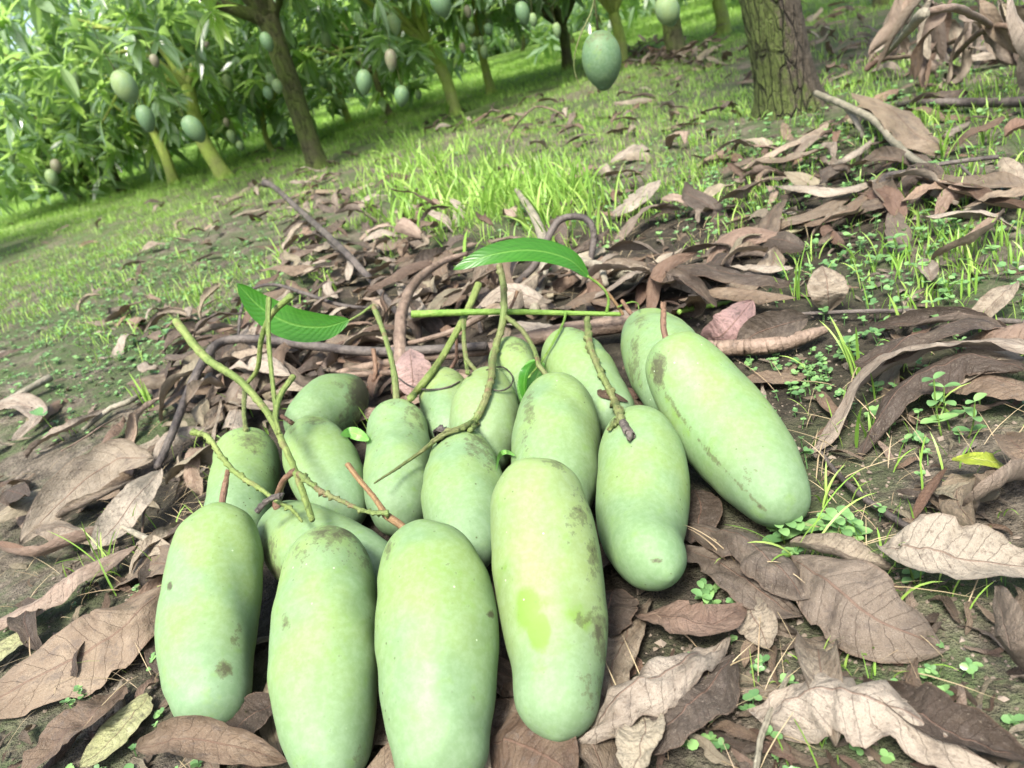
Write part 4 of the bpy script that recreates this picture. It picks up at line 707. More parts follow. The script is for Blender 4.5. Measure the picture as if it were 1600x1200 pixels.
# ---------------------------------------------------------------- grass, weeds
M_grass = mat_blades('grass_blades', (.12, .24, .035), (.20, .36, .06), (.32, .46, .11), (.40, .60, .09))
M_straw = mat_blades('dry_straw', (.22, .175, .10), (.32, .26, .155), (.24, .18, .11), (.36, .28, .14), .2, .6)
M_weed = mat_blades('weed_leaflets', (.07, .15, .055), (.12, .23, .085), (.18, .32, .11), (.22, .44, .07), .28, .32)
def blades(pos, h, w_, lean, rgn, seg=5):
    """ribbon blades: pos (n,3), height, width, lean (0 upright .. 1+ flopped)"""
    n = len(pos); az = rgn.uniform(0, 6.283, n); s = np.linspace(0, 1, seg+1)[None]
    th = (lean*rgn.uniform(.25, 1.3, n))[:, None]*(.35+1.1*s**1.2); ds = h[:, None]/seg
    hx = np.cumsum(np.sin(th)*ds, 1)-np.sin(th)*ds; hz = np.cumsum(np.cos(th)*ds, 1)-np.cos(th)*ds
    wd = (w_[:, None]/2)*np.clip((1-s)**.55*(.45+.9*s**.4), .04, 1); tw_ = rgn.normal(0, .6, n)[:, None]+s*rgn.normal(0, .6, n)[:, None]
    dx, dy = np.cos(az)[:, None], np.sin(az)[:, None]; C = np.stack([pos[:, 0:1]+hx*dx, pos[:, 1:2]+hx*dy, pos[:, 2:3]+hz], -1)
    sx = -dy*np.cos(tw_)+dx*np.sin(tw_)*np.cos(th); sy = dx*np.cos(tw_)+dy*np.sin(tw_)*np.cos(th); sz = -np.sin(tw_)*np.sin(th)
    S = np.stack([sx, sy, sz], -1)*wd[..., None]; V = np.stack([C-S, C+S], 2).reshape(-1, 3); k = (seg+1)*2
    f = np.array([[2*i, 2*i+1, 2*i+3, 2*i+2] for i in range(seg)]); F = (f[None]+(np.arange(n)*k)[:, None, None]).reshape(-1, 4)
    return V, F, np.repeat(rgn.random(n), k)
GV = []; g2 = np.random.default_rng(21)
def zone_pts(x, y, rx, ry, n, clump=0, maxd=16):
    out = []; 
    cx = g2.normal(x, rx, max(1, n//max(clump, 1))); cy = g2.normal(y, ry, len(cx))
    for a, b in zip(cx, cy):
        d = ray(a, b)
        if d[2] > -.012: continue
        p = CAM+d*(-H/d[2])
        if np.hypot(p[0], p[1]) > maxd: continue
        m = max(clump, 1); q = p[:2]+g2.normal(0, .016 if clump < 10 else .028, (m, 2)); out.append(q)
    if not out: return np.zeros((0, 3))
    q = np.concatenate(out); q = np.array([v for v in q if not in_heap(v[0], v[1], .012)]).reshape(-1, 2); return np.column_stack([q, gz(q[:, 0], q[:, 1])])
GZ = [ # x, y, spread, count, clump, height, width, lean
 (690, 315, 65, 36, 430, 6, .12, .0072, .95), (640, 250, 50, 25, 170, 6, .11, .0065, .9), (830, 310, 60, 30, 290, 5, .105, .0068, .95), (880, 300, 45, 22, 300, 7, .09, .006, .75), (760, 370, 80, 22, 260, 6, .05, .003, .8),
 (450, 410, 70, 22, 130, 6, .06, .0035, .8), (320, 470, 70, 25, 160, 6, .05, .0035, .9), (90, 500, 90, 40, 260, 6, .04, .0028, .9), (250, 430, 120, 30, 290, 5, .035, .002, .9), (100, 340, 120, 16, 900, 8, .05, .003, .8),
 (330, 270, 90, 12, 400, 9, .07, .004, .7), (560, 210, 80, 18, 300, 9, .08, .004, .7), (730, 150, 90, 12, 700, 9, .06, .003, .7), (860, 210, 110, 30, 700, 8, .045, .0025, .8), (1000, 230, 120, 50, 550, 7, .035, .002, .9),
 (1050, 300, 60, 40, 330, 7, .05, .003, .8), (1180, 300, 50, 50, 300, 6, .04, .0025, .8), (1350, 130, 110, 40, 700, 6, .04, .0025, .8), (1470, 200, 90, 50, 500, 6, .045, .0035, .8), (1480, 350, 90, 60, 360, 5, .04, .003, .8), (1430, 430, 90, 40, 200, 5, .035, .0025, .9),
 (1100, 200, 60, 60, 380, 6, .035, .0022, .9), (340, 700, 70, 60, 60, 4, .045, .0022, 1.), (170, 540, 70, 50, 90, 5, .04, .002, 1.), (200, 900, 90, 110, 50, 4, .045, .002, 1.1), (1380, 640, 120, 80, 90, 4, .04, .002, 1.1), (1300, 820, 120, 50, 70, 4, .035, .0018, 1.1),
 (1300, 1010, 150, 90, 60, 4, .035, .0018, 1.1), (1180, 60, 500, 60, 2200, 9, .05, .003, .8), (800, 110, 150, 14, 1600, 9, .06, .003, .7), (200, 300, 220, 14, 1500, 9, .06, .0035, .7), (1250, 20, 150, 20, 700, 9, .06, .004, .7)]
bagg = Bag()
for x, y, rx, ry, n, cl, h, w_, ln in GZ:
    p = zone_pts(x, y, rx, ry, n, cl)
    if len(p):
        V, F, a = blades(p, h*g2.uniform(.45, 1.25, len(p)), w_*g2.uniform(.6, 1.3, len(p)), ln, g2); bagg.add(V, F, None, a)
# carpet of short grass over the open ground further back
n = 60000; yy = 1.9+14*g2.random(n)**1.1; xx = (g2.uniform(-1, 1, n))*(yy*.95+.3)+.0; dn = vnoise(xx*1.1, yy*1.1, 31)+.6*vnoise(xx*4, yy*4, 32)+np.clip((yy-4.5)*.12, -.25, .6)
k = dn > -.12; p = np.column_stack([xx[k], yy[k], gz(xx[k], yy[k])]); dd = np.repeat(p, 3, 0); dd[:, :2] += g2.normal(0, .03, (len(dd), 2)); f_ = 1+np.clip((dd[:, 1]-5)/6, 0, 1)*1.2
V, F, a = blades(dd, .032*f_*g2.uniform(.4, 1.3, len(dd)), .0032*f_, .9, g2, 3); bagg.add(V, F, None, a)
tag(bagg.build('grass', M_grass), 'bright green grass growing over the orchard floor', 'grass', None, 'stuff')
bags = Bag()
for x, y, rx, ry, n in ((600, 300, 200, 60, 500), (250, 450, 200, 60, 600), (1000, 260, 200, 70, 700), (1350, 880, 200, 130, 90), (1400, 700, 130, 90, 110), (200, 750, 130, 120, 180), (300, 800, 70, 70, 90), (900, 350, 200, 60, 260), (1100, 1080, 150, 80, 45), (150, 1050, 120, 90, 60), (250, 420, 30, 12, 120), (860, 400, 200, 50, 250), (1050, 180, 40, 15, 260)):
    p = zone_pts(x, y, rx, ry, n, 3, 7); p[:, 2] += g2.uniform(.001, .010, len(p)); V, F, a = blades(p, g2.uniform(.03, .12, len(p)), g2.uniform(.0006, .0016, len(p)), 1.0, g2, 4)
    pz = np.repeat(p[:, 2], 10); V[:, 2] = pz+(V[:, 2]-pz)*.22; bags.add(V, F, None, a)
tag(bags.build('dead_grass', M_straw), 'dead straw and rootlets strewn between the leaves', 'dead grass', None, 'stuff')
# round-leaved weeds
def disc(seg=8):
    t = np.linspace(0, 2*np.pi, seg, endpoint=False); r = 1+.12*np.cos(t)+.0*t; v = np.column_stack([r*np.cos(t)+.9, .85*r*np.sin(t), .12*np.abs(np.sin(t))]); return np.vstack([[.9, 0, -.04], v]), np.array([[0, 1+i, 1+(i+1) % seg, 1+(i+1) % seg] for i in range(seg)])[:, :3]
DV, DF = disc()
def weeds(bag, p, size, hgt, rgn, k=(3, 7)):
    for q, sz, hh in zip(p, size, hgt):
        m = rgn.integers(*k); a0 = rgn.uniform(0, 6.28); top = q+np.array([rgn.normal(0, .2)*hh, rgn.normal(0, .2)*hh, hh]); lv = rgn.random()
        for i in range(m):
            az = a0+i*2.4; lvl = top if i < 4 else q+(top-q)*rgn.uniform(.3, .8); s = sz*rgn.uniform(.6, 1.15); R_ = rotm(az, rgn.normal(0, .3), -rgn.uniform(-.1, .5))
            bag.add((DV*s)@R_.T+lvl, DF, None, np.clip(lv+rgn.normal(0, .15), 0, 1))
        w = .0005; V = np.array([q+[w, 0, 0], q+[-w, 0, 0], top+[-w, 0, 0], top+[w, 0, 0], q+[0, w, 0], q+[0, -w, 0], top+[0, -w, 0], top+[0, w, 0]]); bag.add(V, np.array([[0, 1, 2, 3], [4, 5, 6, 7]]), None, lv)
bagw = Bag()
for x, y, rx, ry, n, sz, hh in ((1430, 470, 110, 70, 143, 0.0034, .016), (1470, 330, 90, 60, 143, 0.0040, .02), (1300, 400, 60, 60, 71, 0.0034, .015), (1240, 590, 40, 30, 72, 0.0024, .010), (1260, 830, 45, 16, 14, 0.0042, .018), (1110, 920, 35, 22, 12, 0.0032, .012), (1140, 1080, 60, 60, 19, 0.0029, .010),
      (1400, 620, 110, 70, 33, 0.0034, .016), (1150, 300, 60, 60, 160, 0.0032, .014), (180, 440, 140, 45, 400, 0.0040, .014), (60, 400, 90, 30, 208, 0.0044, .015), (260, 560, 60, 40, 72, 0.0029, .012), (480, 1100, 200, 80, 19, 0.0024, .008), (210, 1040, 60, 80, 32, 0.0027, .009), (1330, 950, 150, 80, 16, 0.0027, .010), (1500, 1050, 80, 80, 9, 0.0029, .01),
      (1250, 230, 90, 40, 208, 0.0044, .02), (1450, 160, 100, 40, 165, 0.0048, .02), (1100, 250, 100, 50, 200, 0.0036, .014), (400, 470, 50, 20, 40, 0.0040, .015), (860, 330, 80, 40, 96, 0.0040, .015), (300, 1130, 100, 40, 20, 0.0024, .008), (1250, 1140, 80, 50, 12, 0.0027, .01), (120, 470, 120, 60, 700, .0042, .010), (300, 400, 120, 40, 500, .0045, .012), (100, 580, 90, 50, 260, .0032, .008), (950, 280, 150, 50, 240, 0.0040, .014)):
    p = zone_pts(x, y, rx, ry, n, 0, 6); weeds(bagw, p, sz*g2.uniform(.6, 1.4, len(p)), hh*g2.uniform(.4, 1.4, len(p)), g2)
tag(bagw.build('ground_weeds', M_weed), 'tiny round-leaved weeds carpeting the soil', 'weeds', None, 'stuff')
# soil crumbs
bc = Bag(); ico = np.array([[0, 0, 1], [.9, 0, .3], [.3, .85, .3], [-.7, .5, .3], [-.7, -.5, .3], [.3, -.85, .3], [0, 0, -.4]]); icf = np.array([[0, 1, 2], [0, 2, 3], [0, 3, 4], [0, 4, 5], [0, 5, 1], [6, 2, 1], [6, 3, 2], [6, 4, 3], [6, 5, 4], [6, 1, 5]])
for x, y, rx, ry, n in ((1350, 750, 150, 120, 700), (1350, 1000, 180, 120, 500), (150, 600, 120, 90, 500), (150, 1050, 120, 100, 350), (1200, 560, 80, 60, 250), (1130, 1030, 60, 40, 150), (1020, 340, 60, 50, 250), (700, 450, 200, 80, 300)):
    p = zone_pts(x, y, rx, ry, n, 0, 4)
    for q in p: s = abs(g2.normal(0, .0011))+.0008; bc.add((ico+g2.normal(0, .18, ico.shape))*s@rotm(g2.uniform(0, 6), 0, 0).T+q, icf, None, g2.random())
M_crumb = mat_blades('soil_crumb', (.07, .055, .04), (.13, .105, .08), (.18, .15, .12), (.1, .08, .06), .02, .95)
tag(bc.build('soil_crumbs', M_crumb, smooth=False), 'small crumbs of dark soil', 'soil crumbs', None, 'stuff')
# single plants that stand out in the foreground
def grass_tuft(x, y, h, n, label, w_=.004, lean=.8, seed=0, mat=None, spread=.004):
    r = np.random.default_rng(seed); p = atg(x, y, 0); q = np.column_stack([r.normal(0, spread, n), r.normal(0, spread, n), np.zeros(n)])
    V, F, a = blades(q, h*r.uniform(.6, 1.2, n), w_*r.uniform(.7, 1.2, n), lean, r, 9); o = mk('grass_tuft', V, F, mat or M_grass, attr={'rnd': a}); o.location = p; tag(o, label, 'grass tuft', 'grass tufts standing alone near the heap')
grass_tuft(1250, 890, .085, 8, 'pale grass tuft growing over the overlapping pale leaves at right', .0026, 1.2, 1)
grass_tuft(125, 1060, .05, 3, 'three-bladed green sprout beside the long red-brown leaf', .006, .9, 2)
grass_tuft(200, 835, .055, 3, 'single broad blade sprout on the leaf pile at the left border', .006, .6, 3)
grass_tuft(395, 1150, .035, 2, 'green sprout between the two left front mangoes', .004, 1.0, 5)
grass_tuft(1360, 700, .05, 5, 'light green tuft between the two arching rolled leaves', .0045, .5, 6)
grass_tuft(1290, 790, .05, 5, 'thin tuft between the biggest mango and the dark slanting stick', .0022, 1.0, 7)
grass_tuft(175, 900, .085, 9, 'wispy grass tuft in front of the spoon-shaped leaf', .0020, .9, 8)
grass_tuft(1410, 880, .05, 6, 'fine grass tuft on the wavy pale leaf', .0020, 1.0, 9)
grass_tuft(1340, 590, .07, 6, 'bright tuft bent over the arching leaf at right', .0035, .8, 10)
grass_tuft(235, 640, .075, 6, 'upright broad-bladed tuft inside the bowed dark branch', .005, .6, 11)
grass_tuft(1470, 260, .10, 6, 'long arching blades right of the leaf fan', .005, .8, 12)
grass_tuft(1240, 470, .07, 8, 'narrow tuft standing by the upright leaf', .003, .5, 13)
grass_tuft(585, 690, .05, 5, 'thin pale grass between the crosswise mango and its neighbour', .0018, .7, 14)
grass_tuft(450, 425, .10, 12, 'clump of light grass at the left of the branchy litter', .006, .8, 15)
grass_tuft(700, 185, .16, 7, 'tall blade clump in front of the yellow-green trunk', .010, .7, 16)
grass_tuft(1160, 900, .06, 6, 'dry-tipped tuft under the hooked mango', .002, 1.1, 17, M_straw)
def seedling(x, y, h, sz, label, seed, pairs=3, stems=1):
    r = np.random.default_rng(seed); p = atg(x, y, 0); root = empty('weed_seedling', p); tag(root, label, 'seedling', 'broad-leaved seedlings near the heap'); bs = Bag(); bl = Bag()
    for s_ in range(stems):
        b0 = np.array([r.normal(0, .006), r.normal(0, .006), 0])*(stems > 1); t = b0+np.array([r.normal(0, .15)*h, r.normal(0, .15)*h, h*r.uniform(.7, 1)]); P = np.array([b0, (b0+t)/2+r.normal(0, .03, 3)*h, t]); add_tube(bs, P, [.0009, .0008, .0006], seg=5, n=10); C = catmull(P, 12)
        for i in range(pairs):
            c = C[int(3+(8)*i/max(1, pairs-1))]; az = i*1.57+r.normal(0, .3)
            for sg in (0, math.pi):
                d = np.array([math.cos(az+sg), math.sin(az+sg), .35]); L = sz*r.uniform(.8, 1.2)*(1.1-.15*i); V, F, uv = leaf(np.array([c, c+d*L*.5, c+d*L-[0, 0, L*.2]]), L*.62, curl=.35, n=10, m=5, blunt=.6, seed=i); bl.add(V, F, uv, r.random())
    bs.build('stem', M_tw_fresh, root); bl.build('leaves', M_weed, root)
seedling(1445, 530, .06, .016, 'upright seedling with round paired leaves on the grey arched leaf', 1)
seedling(1475, 680, .055, .014, 'round-leaved seedling among the weeds between rolled leaves and dark stick', 3, 3, 3)
seedling(1235, 835, .022, .015, 'low cluster of round leaves at the tip of the biggest mango', 4, 2, 6)
seedling(1320, 840, .022, .014, 'second low cluster of round leaves right of the biggest mango tip', 5, 2, 5)
seedling(1110, 945, .012, .009, 'small green seedling right of the hooked mango tip', 6, 2, 3)
seedling(1110, 965, .018, .010, 'seedling growing over the tan split leaf', 7, 2, 3)
seedling(1440, 895, .02, .010, 'tiny seedling in front of the wavy pale leaf', 8, 2, 2)
seedling(100, 690, .06, .030, 'narrow-leaved seedling by the left border', 9, 2, 1)
seedling(270, 545, .06, .030, 'pointed-leaf seedling below the thick green stalk', 10, 3, 1)
seedling(1330, 560, .03, .013, 'leafy seedling in the moss right of the log', 11, 3, 3)
seedling(1400, 410, .04, .016, 'mint-like seedling below the leaf fan', 12, 3, 3)
seedling(1470, 850, .014, .011, 'bright seedling beside the reddish curl of leaf', 13, 2, 3)
# ---------------------------------------------------------------- orchard trees
M_crown = mat_crown()
M_bark_big = mat_bark('cracked_mossy_bark', (.050, .041, .030), (.120, .100, .074), (.075, .115, .020), .8, 40, 1., side=(-1, -.25, .1), sz=.22)
M_bark_dark = mat_bark('dark_bark', (.045, .045, .022), (.10, .10, .05), (.10, .15, .025), .6, 40, .6)
M_bark_green = mat_bark('yellow_green_bark', (.20, .23, .07), (.30, .33, .12), (.28, .38, .07), .8, 40, .25)
def leaf_cloud(n_ros, per, center, rad, seed, lo=None, near=True, L=(.12, .19), shellp=.4):
    """whorls of drooping lanceolate leaves spread through an ellipsoid"""
    r = np.random.default_rng(seed); d = r.normal(0, 1, (n_ros*3, 3)); d /= np.linalg.norm(d, axis=1)[:, None]; q = d*(r.random(len(d))**shellp)[:, None]
    ang = np.arctan2(q[:, 1], q[:, 0]); lump = 1+.35*vnoise(ang*2.2+seed, q[:, 2]*2.5, seed); P = q*np.array(rad)*lump[:, None]+np.array(center)
    if lo is not None: P = P[P[:, 2] > lo+.35*vnoise(P[:, 0]*2.3, P[:, 1]*2.3, seed+2)]
    P = P[(P[:, 2] < center[2]+.1) | (r.random(len(P)) < .12)][:n_ros]; n = len(P); out = P-np.array(center); out /= np.linalg.norm(out, axis=1)[:, None]+1e-6; ax = out+r.normal(0, .5, (n, 3)); ax[:, 2] -= .15; ax /= np.linalg.norm(ax, axis=1)[:, None]
    clr = np.clip(r.normal(.36, .22, n)+(r.random(n) < .10)*.45, 0, 1)
    m = per; tot = n*m; A = np.repeat(ax, m, 0); B0 = np.repeat(P, m, 0)+A*r.uniform(-.05, .05, (tot, 1))
    h = np.cross(A, r.normal(0, 1, (tot, 3))); h /= np.linalg.norm(h, axis=1)[:, None]+1e-6; U = A*r.uniform(-.1, .8, (tot, 1))+h; U /= np.linalg.norm(U, axis=1)[:, None]
    Ls = r.uniform(*L, tot); Wd = Ls*r.uniform(.26, .37, tot); sag = r.uniform(.0, .5, tot)
    S = np.cross(U, np.array([0, 0, 1.])+r.normal(0, .35, (tot, 3))); S /= np.linalg.norm(S, axis=1)[:, None]+1e-6; Nn = np.cross(S, U)
    s = np.array([0, .18, .45, .75, 1.]) if near else np.array([0, .4, 1.]); wv = np.array([.12, .75, 1., .65, .04]) if near else np.array([.3, 1., .1]); k = len(s)
    C = B0[:, None]+U[:, None]*(Ls[:, None]*s)[..., None]; C[..., 2] -= (Ls*sag)[:, None]*s**2*.8
    hw = (Wd[:, None]/2*wv)[..., None]*S[:, None]
    if near: V = np.stack([C-hw+Nn[:, None]*(Wd[:, None]*wv*.16)[..., None], C, C+hw+Nn[:, None]*(Wd[:, None]*wv*.16)[..., None]], 2).reshape(-1, 3); f = np.array([[3*i+j, 3*i+j+1, 3*i+j+4, 3*i+j+3] for i in range(k-1) for j in range(2)]); c = 3*k
    else: V = np.stack([C-hw, C+hw], 2).reshape(-1, 3); f = np.array([[2*i, 2*i+1, 2*i+3, 2*i+2] for i in range(k-1)]); c = 2*k
    F = (f[None]+(np.arange(tot)*c)[:, None, None]).reshape(-1, 4); a = np.repeat(np.clip(np.repeat(clr, m)+r.normal(0, .07, tot), 0, 1), c)
    return V, F, a, P
def trunk_mesh(P, R, limbs, n=44, seg=24, seed=0, rough=.02, flare=1.35):
    b = Bag(); C = catmull(P, n); r = np.interp(np.linspace(0, 1, n), np.linspace(0, 1, len(R)), R); u = np.linspace(0, 1, n); L = np.linalg.norm(np.diff(C, axis=0), axis=1).sum()
    r = r*(1+(flare-1)*np.exp(-u*L/.05)); T, N, B = frames(C, (0, 1, 0)); th = np.linspace(0, 2*np.pi, seg, endpoint=False)
    rr = r[:, None]*(1+.10*vnoise(np.cos(th)[None]*1.5+seed, np.sin(th)[None]*1.5+u[:, None]*L*5, seed)+rough*vnoise(th[None]*8, u[:, None]*L*60, seed+1)+.12*np.exp(-u[:, None]*L/.07)*np.cos(th[None]*5+seed))
    V = (C[:, None]+rr[..., None]*(np.cos(th)[None, :, None]*N[:, None]+np.sin(th)[None, :, None]*B[:, None])).reshape(-1, 3); b.add(V, grid_faces(n, seg, True))
    for i, (lp, lr) in enumerate(limbs): add_tube(b, lp, lr, seg=9, rough=.03, seed=seed+i, n=20)
    return b
CROWNS = {}
def crown_mesh(kind, v):
    if (kind, v) not in CROWNS:
        if kind == 'mid': V, F, a, P = leaf_cloud(150, 12, (0, 0, 1.45), (1.15, 1.15, 1.0), 40+v, .56)
        elif kind == 'low': V, F, a, P = leaf_cloud(165, 11, (0, 0, 1.25), (1.35, 1.35, 1.15), 60+v, .22, False, (.15, .24))
        else: V, F, a, P = leaf_cloud(200, 11, (0, 0, 2.3), (1.2, 1.2, .9), 80+v, 1.3)
        CROWNS[(kind, v)] = (mk('crown', V, F, M_crown, attr={'rnd': a}, smooth=False, link=False), P)
    return CROWNS[(kind, v)]
TREES = []
def tree(base, top, r0, r1, kind, v, mat, label, group='mango trees standing in orchard rows', yaw=0., seed=0, scale=1., forks=None, off=(0, 0, 0)):
    base = np.array(base, float); base[2] = float(gz(base[0], base[1]))-.01; top = np.array(top, float); root = empty('mango_tree', base); tag(root, label, 'tree', group)
    r = np.random.default_rng(seed); t = top-base; mesh, P = crown_mesh(kind, v); cz = math.cos(yaw); sz = math.sin(yaw); PP = (P*scale)@np.array([[cz, sz, 0], [-sz, cz, 0], [0, 0, 1]])+np.array(off)
    limbs = []
    for a in r.choice(len(PP), 9 if kind != 'low' else 5, replace=False):
        q = PP[a]; mid = t+(q-t)*.45+np.array([0, 0, .12])+r.normal(0, .04, 3); limbs.append((np.array([t*.97, mid, q]), [r1*.62, r1*.34, .006]))
    for lp, lr in (forks or []): limbs.append((np.array(lp)-base, lr))
    mid = t*.5+np.array([r.normal(0, .02), r.normal(0, .02), 0])
    b = trunk_mesh([t*0, mid, t], [r0, (r0+r1)/2, r1], limbs, seed=seed, n=44 if r0 < .07 else 150, seg=24 if r0 < .07 else 120, rough=.02 if r0 < .07 else .06, flare=1.35 if r0 < .07 else 1.55)
    b.build('trunk', mat, root); c = mesh.copy(); COL.objects.link(c); c.parent = root; c.rotation_euler = (0, 0, yaw); c.scale = (scale,)*3; c.location = off; TREES.append((base, PP+base)); return root
def px_tree(bx, by, tx, ty, w0, w1, kind, v, mat, label, ext=0., **k):
    b = at(bx, by, 0); t = aty(tx, ty, b[1]); t = b+(t-b)*(1+ext); z = proj(b)[2]; return tree(b, t, w0*z/FPX/2, w1*z/FPX/2, kind, v, mat, label, **k)
b1 = at(1232, 178, 0)
px_tree(1236, 178, 1202, 0, 84, 76, 'high', 0, M_bark_big, 'big cracked trunk with green algae on its left side, upper right', ext=2.4, seed=1, off=(.5, .3, .15), group=None)
px_tree(497, 262, 418, 25, 31, 30, 'mid', 0, M_bark_dark, 'dark leaning tree whose trunk forks at the top, upper left', seed=2, scale=1.05, forks=[([aty(420, 35, 4.8), aty(385, 20, 4.75), aty(340, 5, 4.7), aty(290, -20, 4.6)], [.045, .036, .03, .024]), ([aty(420, 35, 4.8), aty(425, 5, 4.8), aty(430, -60, 4.8)], [.05, .045, .04])], off=(0, 0, .25))
px_tree(352, 277, 292, 130, 24, 19, 'mid', 1, M_bark_green, 'tree with a pale yellow-green trunk just left of the dark leaning one', seed=3, yaw=1.)
px_tree(273, 288, 238, 200, 17, 14, 'mid', 2, M_bark_green, 'yellowish trunk tree, second to the left of the dark leaning one', seed=4, yaw=2., scale=.95)
px_tree(190, 301, 160, 220, 13, 10, 'low', 0, M_bark_dark, 'thin dark trunk tree, third to the left of the dark leaning one', seed=5, yaw=.5)
px_tree(147, 309, 125, 262, 9, 8, 'low', 1, M_bark_dark, 'slender paired trunk at far left, right one', seed=6, yaw=2.5)
px_tree(130, 311, 108, 265, 8, 7, 'low', 2, M_bark_dark, 'slender paired trunk at far left, left one', seed=7, yaw=1.5)
px_tree(711, 179, 668, 68, 19, 17, 'mid', 2, M_bark_green, 'leaning yellow-green trunk behind the tall grass, centre', seed=8, yaw=3., scale=.95)
px_tree(768, 146, 748, 65, 14, 11, 'mid', 0, M_bark_green, 'thin pale tree loaded with small fruit, right of the leaning yellow-green one', seed=9, yaw=4., scale=.9)
px_tree(612, 183, 585, 112, 11, 10, 'low', 1, M_bark_dark, 'thin dark tree between the dark leaning one and the yellow-green one', seed=10, yaw=5.)
px_tree(546, 192, 522, 105, 11, 9, 'low', 2, M_bark_green, 'thin forked tree just right of the dark leaning one', seed=11, yaw=.3)
px_tree(888, 110, 878, 40, 17, 15, 'mid', 1, M_bark_dark, 'dark trunk left of the nearest hanging mango', seed=12, yaw=2.2, scale=.95)
px_tree(972, 102, 958, 20, 18, 16, 'mid', 2, M_bark_green, 'mossy trunk directly behind the nearest hanging mango', seed=13, yaw=.9, off=(0, 0, .2))
px_tree(1060, 92, 1046, 15, 30, 27, 'mid', 0, M_bark_dark, 'dark trunk with a leaf pile at its foot, right of the nearest hanging mango', seed=14, yaw=5.2, off=(0, 0, .42))
px_tree(1129, 52, 1121, 0, 22, 19, 'mid', 1, M_bark_green, 'mossy trunk left of the big cracked trunk', seed=15, yaw=4.4, off=(0, 0, .4))
px_tree(427, 237, 410, 180, 9, 8, 'low', 0, M_bark_green, 'thin far trunk seen just left of the dark leaning one', seed=16, yaw=3.3)
px_tree(1385, 8, 1380, -40, 36, 32, 'mid', 2, M_bark_dark, 'dark trunk foot at the top edge right of the big cracked trunk', seed=17, yaw=1.9, off=(.2, .2, .6), ext=1.2)
tree((-3.7, 4.7, 0), (-3.65, 4.7, .7), .045, .035, 'mid', 1, M_bark_dark, 'leafy tree overhanging the left border, trunk out of view', seed=18, yaw=.4, scale=1.05)
i = 0; used = [t_[0][:2] for t_ in TREES]; fr = np.random.default_rng(77)
for yy_ in np.arange(9.8, 17.5, 3.1):
    for xx_ in np.arange(-17, 5.5+(yy_-9)*.4, 2.7):
        x = xx_+fr.normal(0, .2)+.5*((yy_*10) % 2); y = yy_+fr.normal(0, .25)
        if abs(x) > y*1.02+1.5 or any(np.hypot(u_[0]-x, u_[1]-y) < 1.3 for u_ in used): continue
        pp = proj(np.array([x, y, 1.0]))
        if pp[0] < -250 or pp[0] > 1350: continue
        i += 1; tree((x, y, 0), (x+fr.normal(0, .05), y, .5), .045, .035, 'low', i % 3, M_bark_green if i % 2 else M_bark_dark, 'far orchard tree with foliage hanging almost to the grass', group='far orchard trees with low hanging foliage', yaw=i*1.3, seed=200+i, scale=1.05+.15*fr.random())
V, F, a, P = leaf_cloud(4200, 8, (-3, 19.5, 2.0), (22, 1.6, 2.8), 7, .0, False, (.28, .42), .3)
tag(mk('far_foliage', V, F, M_crown, attr={'rnd': a}, smooth=False), 'wall of foliage closing the orchard in the distance', 'foliage', None, 'stuff')
# ---------------------------------------------------------------- mangoes still hanging
M_hang = mat_mango('hanging_mango_skin', (.065, .125, .06), (.08, .14, .055), (.05, .105, .048), 3.3)
M_hang_pale = mat_mango('pale_hanging_mango_skin', (.115, .18, .085), (.135, .19, .07), (.09, .155, .085), 5.3)
M_hang_pink = mat_mango('blushed_hanging_mango_skin', (.12, .105, .07), (.12, .12, .065), (.075, .12, .07), 6.3)
def hang_q(a, b, R):
    """skeleton of a hanging fruit from its top a to its tip b"""
    a = np.array(a); b = np.array(b); d = b-a; L = np.linalg.norm(d); d /= L; s = np.array([d[2]*.3+.6, .2, -d[0]*.3]); A = a+d*R*.86; B = b-d*R*.50; m = (B-A)/3
    return list(np.concatenate([A, A+m+s*R*.05, A+2*m+s*R*.10, B]))+[R*.86, R*1.0, R*.84, R*.50]
def hanging(a, b, R, label, group, mat, seed, stalk=.16, n=22, seg=20):
    q = hang_q(a, b, R); V, F, tri, s, dn, p0, T0 = canal(q, n, seg, 6); k = np.clip(1-s/.35, 0, 1)*.55
    o = mk('mango', V-p0, [F, tri], mat, attr={'marks': np.stack([k, s*0, s], -1)}); o.location = p0; tag(o, label, 'mango', group)
    r = np.random.default_rng(seed); P = [[0, 0, -.004], [r.normal(0, .01), r.normal(0, .01), stalk*.5], [r.normal(0, .03), r.normal(0, .03), stalk]]; Vt, Ft, Tt, ut = tube(P, [.0024, .0014, .0012], seg=6, n=12); mk('stem', Vt, [Ft, Tt], M_bark_dark, ut, parent=o); return o
HG = 'mangoes still hanging in the orchard'
